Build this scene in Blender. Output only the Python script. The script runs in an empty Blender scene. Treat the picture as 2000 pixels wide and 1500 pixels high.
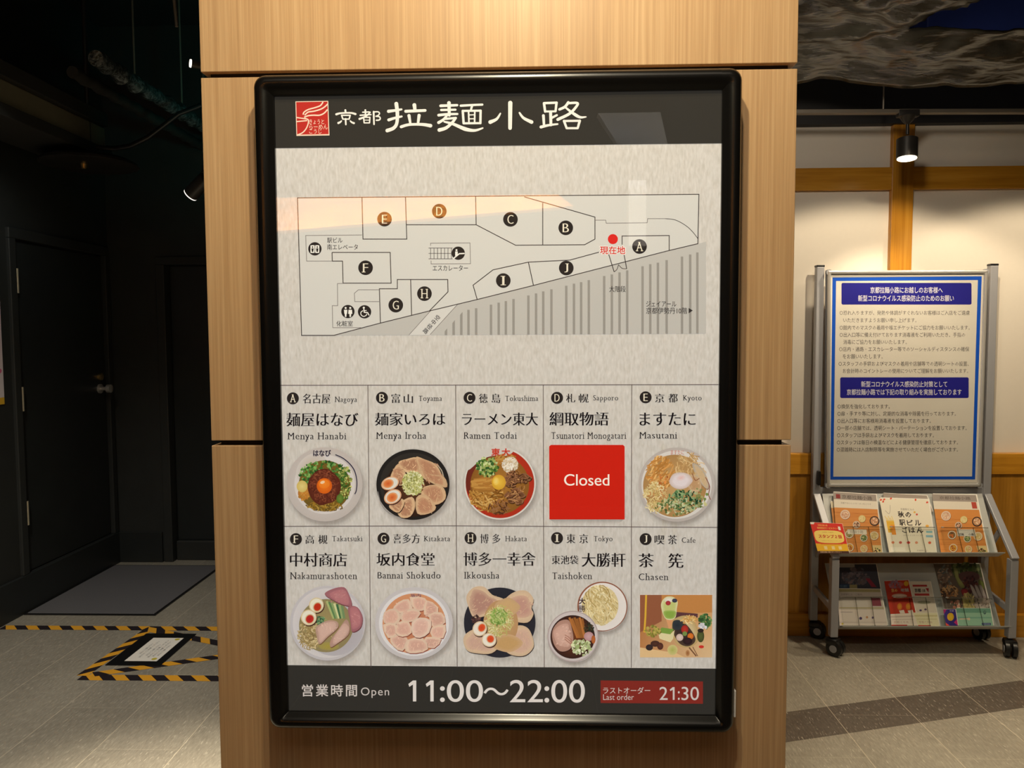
import bpy, bmesh, math, random
from mathutils import Vector, noise
import numpy as np

# ------------------------------------------------------------------ camera
SC = bpy.context.scene
COL = SC.collection
FPX, IW, IH = 1500.0, 2000.0, 1500.0
PITCH, YAW, ROLL = -0.0612, -0.0301, -0.0051
CAM = np.array([0.0613, -1.257, 1.45])
_cp, _sp, _cy, _sy = math.cos(PITCH), math.sin(PITCH), math.cos(YAW), math.sin(YAW)
_cr, _sr = math.cos(ROLL), math.sin(ROLL)
FWD = np.array([_sy * _cp, _cy * _cp, _sp])
_r0 = np.array([_cy, -_sy, 0.0])
_u0 = np.cross(_r0, FWD)
RGT = _cr * _r0 + _sr * _u0
UPV = -_sr * _r0 + _cr * _u0

cam_data = bpy.data.cameras.new('camera')
cam_data.sensor_fit = 'HORIZONTAL'
cam_data.sensor_width = 36.0
cam_data.lens = 36.0 * FPX / IW
cam_data.clip_start = 0.02
cam_data.clip_end = 60
cam = bpy.data.objects.new('camera', cam_data)
COL.objects.link(cam)
from mathutils import Matrix
cam.matrix_world = Matrix(((RGT[0], UPV[0], -FWD[0], CAM[0]), (RGT[1], UPV[1], -FWD[1], CAM[1]),
                           (RGT[2], UPV[2], -FWD[2], CAM[2]), (0, 0, 0, 1)))
SC.camera = cam

# ------------------------------------------------------------------ view, world, room lights
SC.view_settings.view_transform = 'Standard'
SC.view_settings.look = 'None'
SC.view_settings.exposure = 0.0
SC.view_settings.gamma = 1.0
SC.view_settings.use_curve_mapping = False
world = bpy.data.worlds.new('world')
SC.world = world
world.use_nodes = True
world.node_tree.nodes['Background'].inputs[0].default_value = (1.0, 0.86, 0.68, 1)
world.node_tree.nodes['Background'].inputs[1].default_value = 0.004


def spot(name, loc, target, power, color, angle=60, blend=0.6, size=0.03, parent=None):
    l = bpy.data.lights.new(name, 'SPOT')
    l.energy = power
    l.color = color
    l.spot_size = math.radians(angle)
    l.spot_blend = blend
    l.shadow_soft_size = size
    o = bpy.data.objects.new(name, l)
    COL.objects.link(o)
    o.location = loc
    o.rotation_euler = (Vector(target) - Vector(loc)).to_track_quat('-Z', 'Y').to_euler()
    if parent is not None:
        o.parent = parent
        o.matrix_parent_inverse = parent.matrix_basis.inverted()
    return o


WARM = (1.0, 0.82, 0.57)


def panel(name, loc, rot, sx, sy, power, color):
    l = bpy.data.lights.new(name, 'AREA')
    l.shape = 'RECTANGLE'
    l.size, l.size_y = sx, sy
    l.energy = power
    l.color = color
    o = bpy.data.objects.new(name, l)
    COL.objects.link(o)
    o.location = loc
    o.rotation_euler = [math.radians(k) for k in rot]
    return o


# ceiling spot that washes the pillar, its neighbours, and some added fill lights
spot('pillar_spot_light', (0.03, -0.70, 2.42), (0.03, 0.0, 1.75), 36, (1.0, 0.875, 0.58), 135, 1.0, 0.02)
spot('pillar_fill_light', (0.03, -1.06, 3.12), (0.03, 0.0, 1.6), 72, (1.0, 0.86, 0.65), 92, 1.0, 0.04)  # second spot added as fill, softens the shadow beside the frame
panel('corridor_fill_light', (0.3, -1.75, 3.32), (14, 0, 0), 2.6, 1.2, 16, (1.0, 0.86, 0.68))  # unseen area light added as broad warm fill on the pillar
spot('left_floor_downlight', (-0.92, 0.40, 3.2), (-0.92, 0.50, 0), 1150, (1.0, 0.87, 0.66), 42, 1.0, 0.05)
spot('left_passage_downlight', (-1.75, 0.7, 3.2), (-1.8, 1.7, 0), 200, (1.0, 0.94, 0.82), 84, 1.0, 0.08)
spot('left_wall_downlight', (-2.05, 1.75, 2.42), (-2.68, 2.45, 2.0), 14, (0.95, 1.0, 0.95), 46, 1.0, 0.1)
spot('teal_exit_glow', (-1.05, 2.0, 2.35), (-1.5, 2.9, 2.72), 9, (0.06, 1.0, 0.88), 70, 1.0, 0.05)
spot('right_floor_downlight', (1.70, 0.45, 2.46), (1.70, 0.60, 0), 150, (1.0, 0.85, 0.60), 70, 1.0, 0.05)
spot('wall_wash_light', (1.60, 1.52, 2.42), (1.60, 2.25, 0), 46, WARM, 110, 0.22, 0.03)
spot('wall_wash_light.001', (2.44, 1.52, 2.42), (2.44, 2.25, 0), 46, WARM, 110, 0.22, 0.03)
spot('track_light', (1.12, 1.2, 2.42), (1.4, 2.4, 1.9), 13, (1.0, 0.88, 0.72), 110, 0.9, 0.05)
spot('duct_fill_light', (2.5, 1.1, 3.0), (2.5, 2.05, 2.80), 0.3, (0.75, 0.85, 1.0), 100, 1.0, 0.05)  # unseen lamp added only to make the blue duct show


# ------------------------------------------------------------------ pixel <-> place
def ray(px, py):
    return FWD + RGT * (px - IW / 2) / FPX - UPV * (py - IH / 2) / FPX


def at(axis, v, px, py):
    d = ray(px, py)
    return CAM + d * ((v - CAM[axis]) / d[axis])


def at_plane(px, py, p0, n):
    d = ray(px, py)
    return CAM + d * (np.dot(np.asarray(p0) - CAM, n) / np.dot(d, n))


# ------------------------------------------------------------------ materials
def lin(c):
    c = c / 255.0
    return c / 12.92 if c <= 0.04045 else ((c + 0.055) / 1.055) ** 2.4


def S(r, g, b, a=1.0):
    return (lin(r), lin(g), lin(b), a)


class NT:
    def __init__(self, name):
        self.m = bpy.data.materials.new(name)
        self.m.use_nodes = True
        self.t = self.m.node_tree
        self.t.nodes.clear()
        self.out = self.t.nodes.new('ShaderNodeOutputMaterial')

    def n(self, kind, **kw):
        nd = self.t.nodes.new('ShaderNode' + kind)
        for k, v in kw.items():
            if k.startswith('i_'):
                key = k[2:]
                key = int(key) if key.isdigit() else key.replace('_', ' ')
                nd.inputs[key].default_value = v
            else:
                setattr(nd, k, v)
        return nd

    def l(self, a, b):
        self.t.links.new(a, b)

    def math(self, op, a, b=None):
        nd = self.n('Math', operation=op)
        for i, x in enumerate((a, b)):
            if x is None:
                continue
            if isinstance(x, (int, float)):
                nd.inputs[i].default_value = x
            else:
                self.l(x, nd.inputs[i])
        return nd.outputs[0]

    def mix(self, fac, a, b, blend='MIX'):
        nd = self.n('MixRGB', blend_type=blend)
        for i, x in enumerate((fac, a, b)):
            if isinstance(x, (int, float)):
                nd.inputs[i].default_value = x
            elif isinstance(x, tuple):
                nd.inputs[i].default_value = x
            else:
                self.l(x, nd.inputs[i])
        return nd.outputs[0]

    def ramp(self, fac, stops):
        nd = self.n('ValToRGB')
        cr = nd.color_ramp
        while len(cr.elements) > 1:
            cr.elements.remove(cr.elements[-1])
        cr.elements[0].position, cr.elements[0].color = stops[0]
        for p, c in stops[1:]:
            e = cr.elements.new(p)
            e.color = c
        self.l(fac, nd.inputs[0])
        return nd.outputs[0]

    def coords(self, scale=(1, 1, 1), loc=(0, 0, 0), which='Object'):
        tc = self.n('TexCoord')
        mp = self.n('Mapping')
        mp.inputs['Scale'].default_value = scale
        mp.inputs['Location'].default_value = loc
        self.l(tc.outputs[which], mp.inputs[0])
        return mp.outputs[0]

    def noise(self, vec, scale=5, detail=3, rough=0.5):
        nd = self.n('TexNoise')
        nd.inputs['Scale'].default_value = scale
        nd.inputs['Detail'].default_value = detail
        nd.inputs['Roughness'].default_value = rough
        self.l(vec, nd.inputs['Vector'])
        return nd.outputs['Fac']

    def principled(self, color, rough=0.5, metal=0.0, spec=0.5, bump=None, bstr=0.2, bdist=0.002):
        p = self.n('BsdfPrincipled')
        if isinstance(color, tuple):
            p.inputs['Base Color'].default_value = color
        else:
            self.l(color, p.inputs['Base Color'])
        if isinstance(rough, (int, float)):
            p.inputs['Roughness'].default_value = rough
        else:
            self.l(rough, p.inputs['Roughness'])
        p.inputs['Metallic'].default_value = metal
        p.inputs['Specular IOR Level'].default_value = spec
        if bump is not None:
            b = self.n('Bump')
            b.inputs['Strength'].default_value = bstr
            b.inputs['Distance'].default_value = bdist
            self.l(bump, b.inputs['Height'])
            self.l(b.outputs[0], p.inputs['Normal'])
        self.l(p.outputs[0], self.out.inputs[0])
        return p


def plain(name, c, rough=0.5, metal=0.0, spec=0.5, vary=0.08, scale=30):
    t = NT(name)
    f = t.noise(t.coords(), scale, 3)
    dark = tuple(x * (1 - vary) for x in c[:3]) + (1,)
    lite = tuple(min(1, x * (1 + vary)) for x in c[:3]) + (1,)
    t.principled(t.mix(f, dark, lite), rough, metal, spec)
    return t.m


def wood(name, dark, mid, light, scale=(55, 55, 1.1), rough=0.42, spec=0.35, big=(5, 5, 0.25)):
    t = NT(name)
    v = t.coords(scale)
    f = t.noise(v, 2.2, 5, 0.62)
    f2 = t.noise(t.coords(big), 1.6, 2)
    f3 = t.noise(t.coords((scale[0] * 3.2, scale[1] * 3.2, scale[2] * 1.4)), 2.0, 3, 0.6)
    a = t.math('ADD', t.math('MULTIPLY', f, 0.50), t.math('MULTIPLY', f2, 0.22))
    a = t.math('ADD', a, t.math('MULTIPLY', f3, 0.28))
    c = t.ramp(a, [(0.34, dark), (0.5, mid), (0.66, light)])
    t.principled(c, rough, 0, spec, bump=f3, bstr=0.12, bdist=0.0006)
    return t.m


M = {}
M['pillar_wood'] = wood('oak_laminate', S(170, 134, 97), S(188, 152, 112), S(206, 172, 132), (95, 95, 1.3))
M['timber'] = wood('golden_timber', S(156, 100, 24), S(184, 126, 36), S(202, 146, 54), (24, 24, 0.8), 0.34, 0.4)
M['timber_h'] = wood('golden_timber_rail', S(162, 106, 26), S(190, 132, 38), S(206, 150, 56), (0.8, 24, 24), 0.3, 0.4, (0.25, 5, 5))
M['dado'] = wood('dado_plywood', S(142, 94, 26), S(170, 118, 38), S(190, 136, 54), (13, 13, 0.7), 0.4, 0.35, (3, 3, 0.2))
M['groove'] = plain('groove_black', S(16, 14, 16), 0.7)
M['black_frame'] = plain('black_anodised', S(15, 14, 14), 0.24, 0.0, 0.45, 0.03)
M['black_paint'] = plain('black_wall_paint', S(46, 48, 47), 0.5, 0, 0.4, 0.2, 6)
M['black_door'] = plain('black_door_paint', S(40, 43, 43), 0.36, 0, 0.4, 0.2, 5)
M['black_ceiling'] = plain('black_ceiling_paint', S(26, 26, 25), 0.8)
M['header_black'] = plain('header_black', S(28, 27, 27), 0.6)
M['white_wall'] = plain('plaster_wall', S(226, 218, 206), 0.75, 0, 0.3, 0.02, 60)
M['steel'] = plain('silver_coated_steel', S(164, 165, 171), 0.38, 0.2, 0.5, 0.04)
M['steel_tray'] = plain('silver_sheet_tray', S(190, 192, 190), 0.42, 0.1, 0.5, 0.03)
M['chrome'] = plain('polished_aluminium', S(206, 204, 200), 0.25, 0.55, 0.5, 0.03)
M['rubber'] = plain('black_rubber', S(22, 22, 23), 0.35)
M['lamp_black'] = plain('lamp_black', S(46, 43, 40), 0.4, 0.2)
M['grey_duct'] = plain('duct_grey', S(112, 110, 92), 0.6)
M['dark_duct'] = plain('duct_dark', S(48, 48, 45), 0.6)
M['blue_duct'] = plain('duct_blue', S(52, 74, 170), 0.45)
M['track'] = plain('track_grey', S(120, 112, 100), 0.4, 0.3)
M['brass'] = plain('brass', S(220, 190, 130), 0.25, 0.9)
M['hinge'] = plain('hinge_steel', S(196, 188, 164), 0.3, 0.5)
M['white_plastic'] = plain('white_plastic', S(228, 226, 226), 0.4)
M['mat'] = plain('grey_mat', S(98, 97, 100), 0.9, 0, 0.1, 0.25, 240)
M['paper'] = plain('paper_white', S(236, 232, 224), 0.6, 0, 0.3, 0.02)
M['fascia'] = wood('fascia_wood', S(170, 110, 50), S(205, 140, 66), S(220, 160, 86), (0.8, 24, 24))


def floor_mat():
    t = NT('vinyl_floor_tile')
    tc = t.n('TexCoord')
    sx = t.n('SeparateXYZ')
    t.l(tc.outputs['Object'], sx.inputs[0])
    X, Y = sx.outputs[0], sx.outputs[1]
    cb = t.n('CombineXYZ')
    t.l(t.math('ADD', Y, 30 - 1.335), cb.inputs[0])
    t.l(t.math('ADD', X, 30.0), cb.inputs[1])
    br = t.n('TexBrick', offset=0.5)
    t.l(cb.outputs[0], br.inputs['Vector'])
    br.inputs['Color1'].default_value = (1, 1, 1, 1)
    br.inputs['Color2'].default_value = (0.90, 0.90, 0.90, 1)
    br.inputs['Mortar'].default_value = (1, 1, 1, 1)
    br.inputs['Scale'].default_value = 1.0
    br.inputs['Mortar Size'].default_value = 0.0016
    br.inputs['Mortar Smooth'].default_value = 0.3
    br.inputs['Brick Width'].default_value = 0.6
    br.inputs['Row Height'].default_value = 0.3
    g = t.noise(t.coords((55, 11, 1)), 2.4, 4, 0.65)
    g2 = t.noise(t.coords((3, 1.5, 1)), 1.5, 2)
    base = t.ramp(g, [(0.32, S(134, 128, 116)), (0.52, S(152, 146, 134)), (0.66, S(166, 160, 146)), (0.80, S(196, 190, 176))])
    base = t.mix(0.30, base, t.ramp(g2, [(0.3, S(136, 130, 118)), (0.7, S(168, 162, 148))]))
    base = t.mix(1.0, base, br.outputs['Color'], 'MULTIPLY')
    # inlaid strip of darker tile running slantwise across the floor
    c = t.math('SUBTRACT', Y, t.math('ADD', t.math('MULTIPLY', X, 0.2745), 1.270))
    inb = t.math('LESS_THAN', t.math('ABSOLUTE', c), 0.1015)
    dk = t.ramp(g, [(0.32, S(84, 76, 70)), (0.6, S(98, 90, 82)), (0.80, S(142, 132, 122))])
    base = t.mix(inb, base, dk)
    fx = t.math('ABSOLUTE', t.math('SUBTRACT', t.math('FRACT', t.math('ADD', t.math('DIVIDE', X, 0.3), 0.5)), 0.5))
    seam = t.math('LESS_THAN', fx, 0.0042)
    base = t.mix(t.math('MULTIPLY', br.outputs['Fac'], 0.14), base, S(226, 214, 190))
    base = t.mix(t.math('MULTIPLY', seam, 0.34), base, S(236, 222, 196))
    fl = t.noise(t.coords((70, 9, 1)), 3.0, 2, 0.5)
    base = t.mix(t.math('MULTIPLY', t.math('GREATER_THAN', fl, 0.66), 0.35), base, S(226, 218, 202))
    base = t.mix(t.math('MULTIPLY', t.math('LESS_THAN', fl, 0.34), 0.30), base, S(96, 90, 80))
    t.principled(base, 0.36, 0, 0.38, bump=g, bstr=0.05, bdist=0.001)
    return t.m


M['floor'] = floor_mat()


def sheet_mat():
    t = NT('black_plastic_sheet')
    f = t.noise(t.coords((2.2, 6, 4)), 3.0, 5, 0.6)
    f2 = t.noise(t.coords((2.0, 6, 4)), 3.0, 3, 0.5)
    t.principled(t.ramp(f, [(0.35, S(34, 33, 29)), (0.65, S(48, 47, 40))]), 0.24, 0, 0.5, bump=f2, bstr=0.22, bdist=0.05)
    return t.m


M['plastic'] = sheet_mat()


def ink(name, emit=0.0, diff=1.0, rough=0.5, spec=0.3, alpha=False):
    t = NT(name)
    at_ = t.n('Attribute', attribute_name='Col')
    f = t.noise(t.coords((1, 1, 1)), 900, 2)
    c = t.mix(0.10, at_.outputs['Color'], t.mix(1.0, at_.outputs['Color'], t.ramp(f, [(0.3, (0.55, 0.55, 0.55, 1)), (0.7, (1.4, 1.4, 1.4, 1))]), 'MULTIPLY'))
    c2 = t.mix(1.0, c, (diff, diff, diff, 1), 'MULTIPLY')
    p = t.principled(c2, rough, 0, spec)
    if emit:
        t.l(c, p.inputs['Emission Color'])
        p.inputs['Emission Strength'].default_value = emit
    if alpha:
        t.l(at_.outputs['Alpha'], p.inputs['Alpha'])
    return t.m


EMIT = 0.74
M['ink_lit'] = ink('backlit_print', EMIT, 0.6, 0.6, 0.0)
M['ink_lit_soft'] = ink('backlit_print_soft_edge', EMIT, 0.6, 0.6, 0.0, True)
M['ink'] = ink('printed_ink', 0.0, 0.95, 0.5, 0.25)


def washi():
    t = NT('washi_paper_backlit')
    v = t.coords((86, 86, 22))
    v.node.inputs['Rotation'].default_value = (0, math.radians(-22), 0)
    f = t.noise(v, 3.0, 4, 0.6)
    g = t.noise(t.coords((3, 3, 2)), 1.6, 3)
    h = t.noise(t.coords((120, 120, 42)), 2.0, 3, 0.6)
    c = t.ramp(f, [(0.30, S(196, 189, 178)), (0.5, S(208, 202, 194)), (0.70, S(219, 214, 207))])
    c = t.mix(t.math('MULTIPLY', g, 0.22), c, S(192, 186, 168))
    st = t.noise(t.coords((9, 9, 2.2), (3, 0, 1)), 1.5, 3, 0.6)
    c = t.mix(t.math('MULTIPLY', t.math('GREATER_THAN', st, 0.665), 0.22), c, S(176, 166, 128))
    c = t.mix(0.30, c, t.ramp(h, [(0.35, S(186, 179, 167)), (0.65, S(222, 216, 207))]))
    c2 = t.mix(1.0, c, (0.6, 0.6, 0.6, 1), 'MULTIPLY')
    p = t.principled(c2, 0.6, 0, 0.0)
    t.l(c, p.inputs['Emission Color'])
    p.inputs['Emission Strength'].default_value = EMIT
    return t.m


M['washi'] = washi()


def acrylic(name, tint, base, rough=0.08):
    t = NT(name)
    tr = t.n('BsdfTransparent')
    tr.inputs[0].default_value = tint
    gl = t.n('BsdfGlossy')
    gl.inputs['Roughness'].default_value = rough
    lw = t.n('LayerWeight')
    lw.inputs['Blend'].default_value = 0.5
    f = t.math('ADD', base, t.math('MULTIPLY', t.math('POWER', lw.outputs['Facing'], 5.0), 0.6))
    mx = t.n('MixShader')
    t.l(f, mx.inputs[0])
    t.l(tr.outputs[0], mx.inputs[1])
    t.l(gl.outputs[0], mx.inputs[2])
    t.l(mx.outputs[0], t.out.inputs[0])
    return t.m


M['cover'] = acrylic('clear_cover_sheet', (0.99, 0.99, 0.99, 1), 0.05, 0.0)
M['acrylic'] = acrylic('clear_acrylic', (0.975, 0.985, 0.98, 1), 0.04)
M['acrylic_edge'] = acrylic('clear_acrylic_edge', (0.70, 0.70, 0.67, 1), 0.14)


def lampglow(name, color, strength):
    t = NT(name)
    e = t.n('Emission')
    e.inputs[0].default_value = color
    e.inputs[1].default_value = strength
    t.l(e.outputs[0], t.out.inputs[0])
    return t.m


M['rim_glow'] = lampglow('lamp_rim_lit', (1.0, 0.92, 0.8, 1), 1.6)
M['lamp_glow'] = lampglow('lamp_lens_lit', (1.0, 0.86, 0.62, 1), 9.0)


# ------------------------------------------------------------------ mesh helpers
def tag(o, label=None, cat=None, group=None, kind=None):
    if label:
        o['label'] = label
    if cat:
        o['category'] = cat
    if group:
        o['group'] = group
    if kind:
        o['kind'] = kind
    return o


def empty(name, loc=(0, 0, 0)):
    o = bpy.data.objects.new(name, None)
    COL.objects.link(o)
    o.location = loc
    o.empty_display_size = 0.1
    return o


class MB:
    """collects shapes in world coordinates; build() links them as one mesh object"""

    def __init__(self):
        self.bm = bmesh.new()

    def faces(self, vs, fs):
        v = [self.bm.verts.new(tuple(map(float, p))) for p in vs]
        for f in fs:
            try:
                self.bm.faces.new([v[i] for i in f])
            except ValueError:
                pass
        return v

    def hexa(self, p):
        """p: 8 corners, bottom 0-3, top 4-7"""
        self.faces(p, [(3, 2, 1, 0), (4, 5, 6, 7), (0, 1, 5, 4), (1, 2, 6, 5), (2, 3, 7, 6), (3, 0, 4, 7)])
        return self

    def box(self, x0, x1, y0, y1, z0, z1, bev=0.0, seg=2):
        tmp = bmesh.new()
        bmesh.ops.create_cube(tmp, size=1.0)
        for v in tmp.verts:
            v.co = ((x0 + x1) / 2 + v.co.x * (x1 - x0), (y0 + y1) / 2 + v.co.y * (y1 - y0), (z0 + z1) / 2 + v.co.z * (z1 - z0))
        if bev > 0:
            bmesh.ops.bevel(tmp, geom=tmp.edges[:], offset=bev, segments=seg, affect='EDGES', profile=0.5)
        self.take(tmp)
        return self

    def take(self, tmp):
        me = bpy.data.meshes.new('tmp')
        tmp.to_mesh(me)
        tmp.free()
        self.bm.from_mesh(me)
        bpy.data.meshes.remove(me)

    def beam(self, a, b, w, h, up=(0, 0, 1), bev=0.0):
        """a rectangular bar from a to b, w across, h along up"""
        a, b = Vector(a), Vector(b)
        d = (b - a).normalized()
        s = d.cross(Vector(up)).normalized()
        u = s.cross(d).normalized()
        tmp = bmesh.new()
        vs = []
        for q in (a, b):
            for i, j in ((-1, -1), (1, -1), (1, 1), (-1, 1)):
                vs.append(tmp.verts.new(q + s * (i * w / 2) + u * (j * h / 2)))
        for f in [(3, 2, 1, 0), (4, 5, 6, 7), (0, 1, 5, 4), (1, 2, 6, 5), (2, 3, 7, 6), (3, 0, 4, 7)]:
            tmp.faces.new([vs[i] for i in f])
        if bev:
            bmesh.ops.bevel(tmp, geom=tmp.edges[:], offset=bev, segments=2, affect='EDGES', profile=0.5)
        self.take(tmp)
        return self

    def tube(self, pts, r, seg=12, cap=True):
        pts = [Vector(tuple(map(float, p))) for p in pts]
        rings = []
        n = len(pts)
        up = None
        for i, p in enumerate(pts):
            d = (pts[min(i + 1, n - 1)] - pts[max(i - 1, 0)]).normalized()
            if up is None:
                up = Vector((0, 0, 1)) if abs(d.z) < 0.9 else Vector((1, 0, 0))
            s = d.cross(up).normalized()
            u = s.cross(d).normalized()
            up = u
            rr = r[i] if isinstance(r, (list, tuple)) else r
            rings.append([self.bm.verts.new(p + s * (math.cos(2 * math.pi * k / seg) * rr) + u * (math.sin(2 * math.pi * k / seg) * rr)) for k in range(seg)])
        for i in range(n - 1):
            for k in range(seg):
                self.bm.faces.new((rings[i][k], rings[i][(k + 1) % seg], rings[i + 1][(k + 1) % seg], rings[i + 1][k]))
        if cap:
            self.bm.faces.new(list(reversed(rings[0])))
            self.bm.faces.new(rings[-1])
        return self

    def grid(self, fn, nu, nv):
        vs = [[self.bm.verts.new(tuple(map(float, fn(i / nu, j / nv)))) for j in range(nv + 1)] for i in range(nu + 1)]
        for i in range(nu):
            for j in range(nv):
                self.bm.faces.new((vs[i][j], vs[i + 1][j], vs[i + 1][j + 1], vs[i][j + 1]))
        return self

    def build(self, name, mat, parent=None, smooth=False, label=None):
        bmesh.ops.recalc_face_normals(self.bm, faces=self.bm.faces[:])
        me = bpy.data.meshes.new(name)
        self.bm.to_mesh(me)
        self.bm.free()
        me.materials.append(mat)
        if smooth:
            me.shade_smooth()
            me.set_sharp_from_angle(angle=math.radians(40))
        return link(name, me, parent, label)


def link(name, me, parent=None, label=None):
    o = bpy.data.objects.new(name, me)
    COL.objects.link(o)
    if parent is not None:
        o.parent = parent
        w = Matrix.Identity(4)
        q = parent
        while q is not None:
            w = q.matrix_basis @ w if q.parent is None else q.matrix_parent_inverse @ q.matrix_basis @ w
            q = q.parent
        o.matrix_parent_inverse = w.inverted()
    if label:
        o['label'] = label
    return o


def structure(name, mb, mat):
    return tag(mb.build(name, mat), kind='structure')


# ------------------------------------------------------------------ lettering
_tc = bpy.data.curves.new('lettering', 'FONT')
_to = bpy.data.objects.new('lettering', _tc)
_tcache = {}


def glyphs(s, offset=0.0, spacing=1.0, res=2):
    key = (s, offset, spacing, res)
    if key not in _tcache:
        _tc.body = s
        _tc.offset = offset
        _tc.space_character = spacing
        _tc.resolution_u = res
        me = bpy.data.meshes.new_from_object(_to)
        v = np.array([x.co[:2] for x in me.vertices]) if len(me.vertices) else np.zeros((0, 2))
        f = [tuple(p.vertices) for p in me.polygons]
        bpy.data.meshes.remove(me)
        _tcache[key] = (v, f)
    return _tcache[key]


def spans(v, f, y):
    out = []
    for t in f:
        xs = []
        for i in range(len(t)):
            a, b = v[t[i]], v[t[(i + 1) % len(t)]]
            if (a[1] - y) * (b[1] - y) < 0:
                xs.append(a[0] + (b[0] - a[0]) * (y - a[1]) / (b[1] - a[1]))
        if len(xs) >= 2:
            out.append((min(xs), max(xs)))
    out.sort()
    m = []
    for a, b in out:
        if m and a <= m[-1][1] + 1e-4:
            m[-1][1] = max(m[-1][1], b)
        else:
            m.append([a, b])
    return m


def serifs(v, f):
    """short cross strokes at the feet and heads of the upright stems of a latin string"""
    out = []
    for y0, s, xl, xr in ((0.0, 1, 0.098, 0.098), (0.449, -1, 0.105, 0.0), (0.682, -1, 0.098, 0.06), (-0.23, 1, .09, .09)):
        A, B, Z = spans(v, f, y0 + s * 0.035), spans(v, f, y0 + s * 0.12), spans(v, f, y0 - s * 0.035)
        for a in A:
            for b in B:
                ca, cb = (a[0] + a[1]) / 2, (b[0] + b[1]) / 2
                if abs(ca - cb) < 0.045 and abs((a[1] - a[0]) - (b[1] - b[0])) < 0.03 and a[1] - a[0] < 0.17:
                    if any(z[0] < ca < z[1] for z in Z):
                        continue
                    ya, yb = sorted((y0 - s * 0.004, y0 + s * 0.042))
                    out.append(((a[0] - xl, ya), (a[1] + xr, ya), (a[1] + xr, yb), (a[0] - xl, yb)))
    return out


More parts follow.
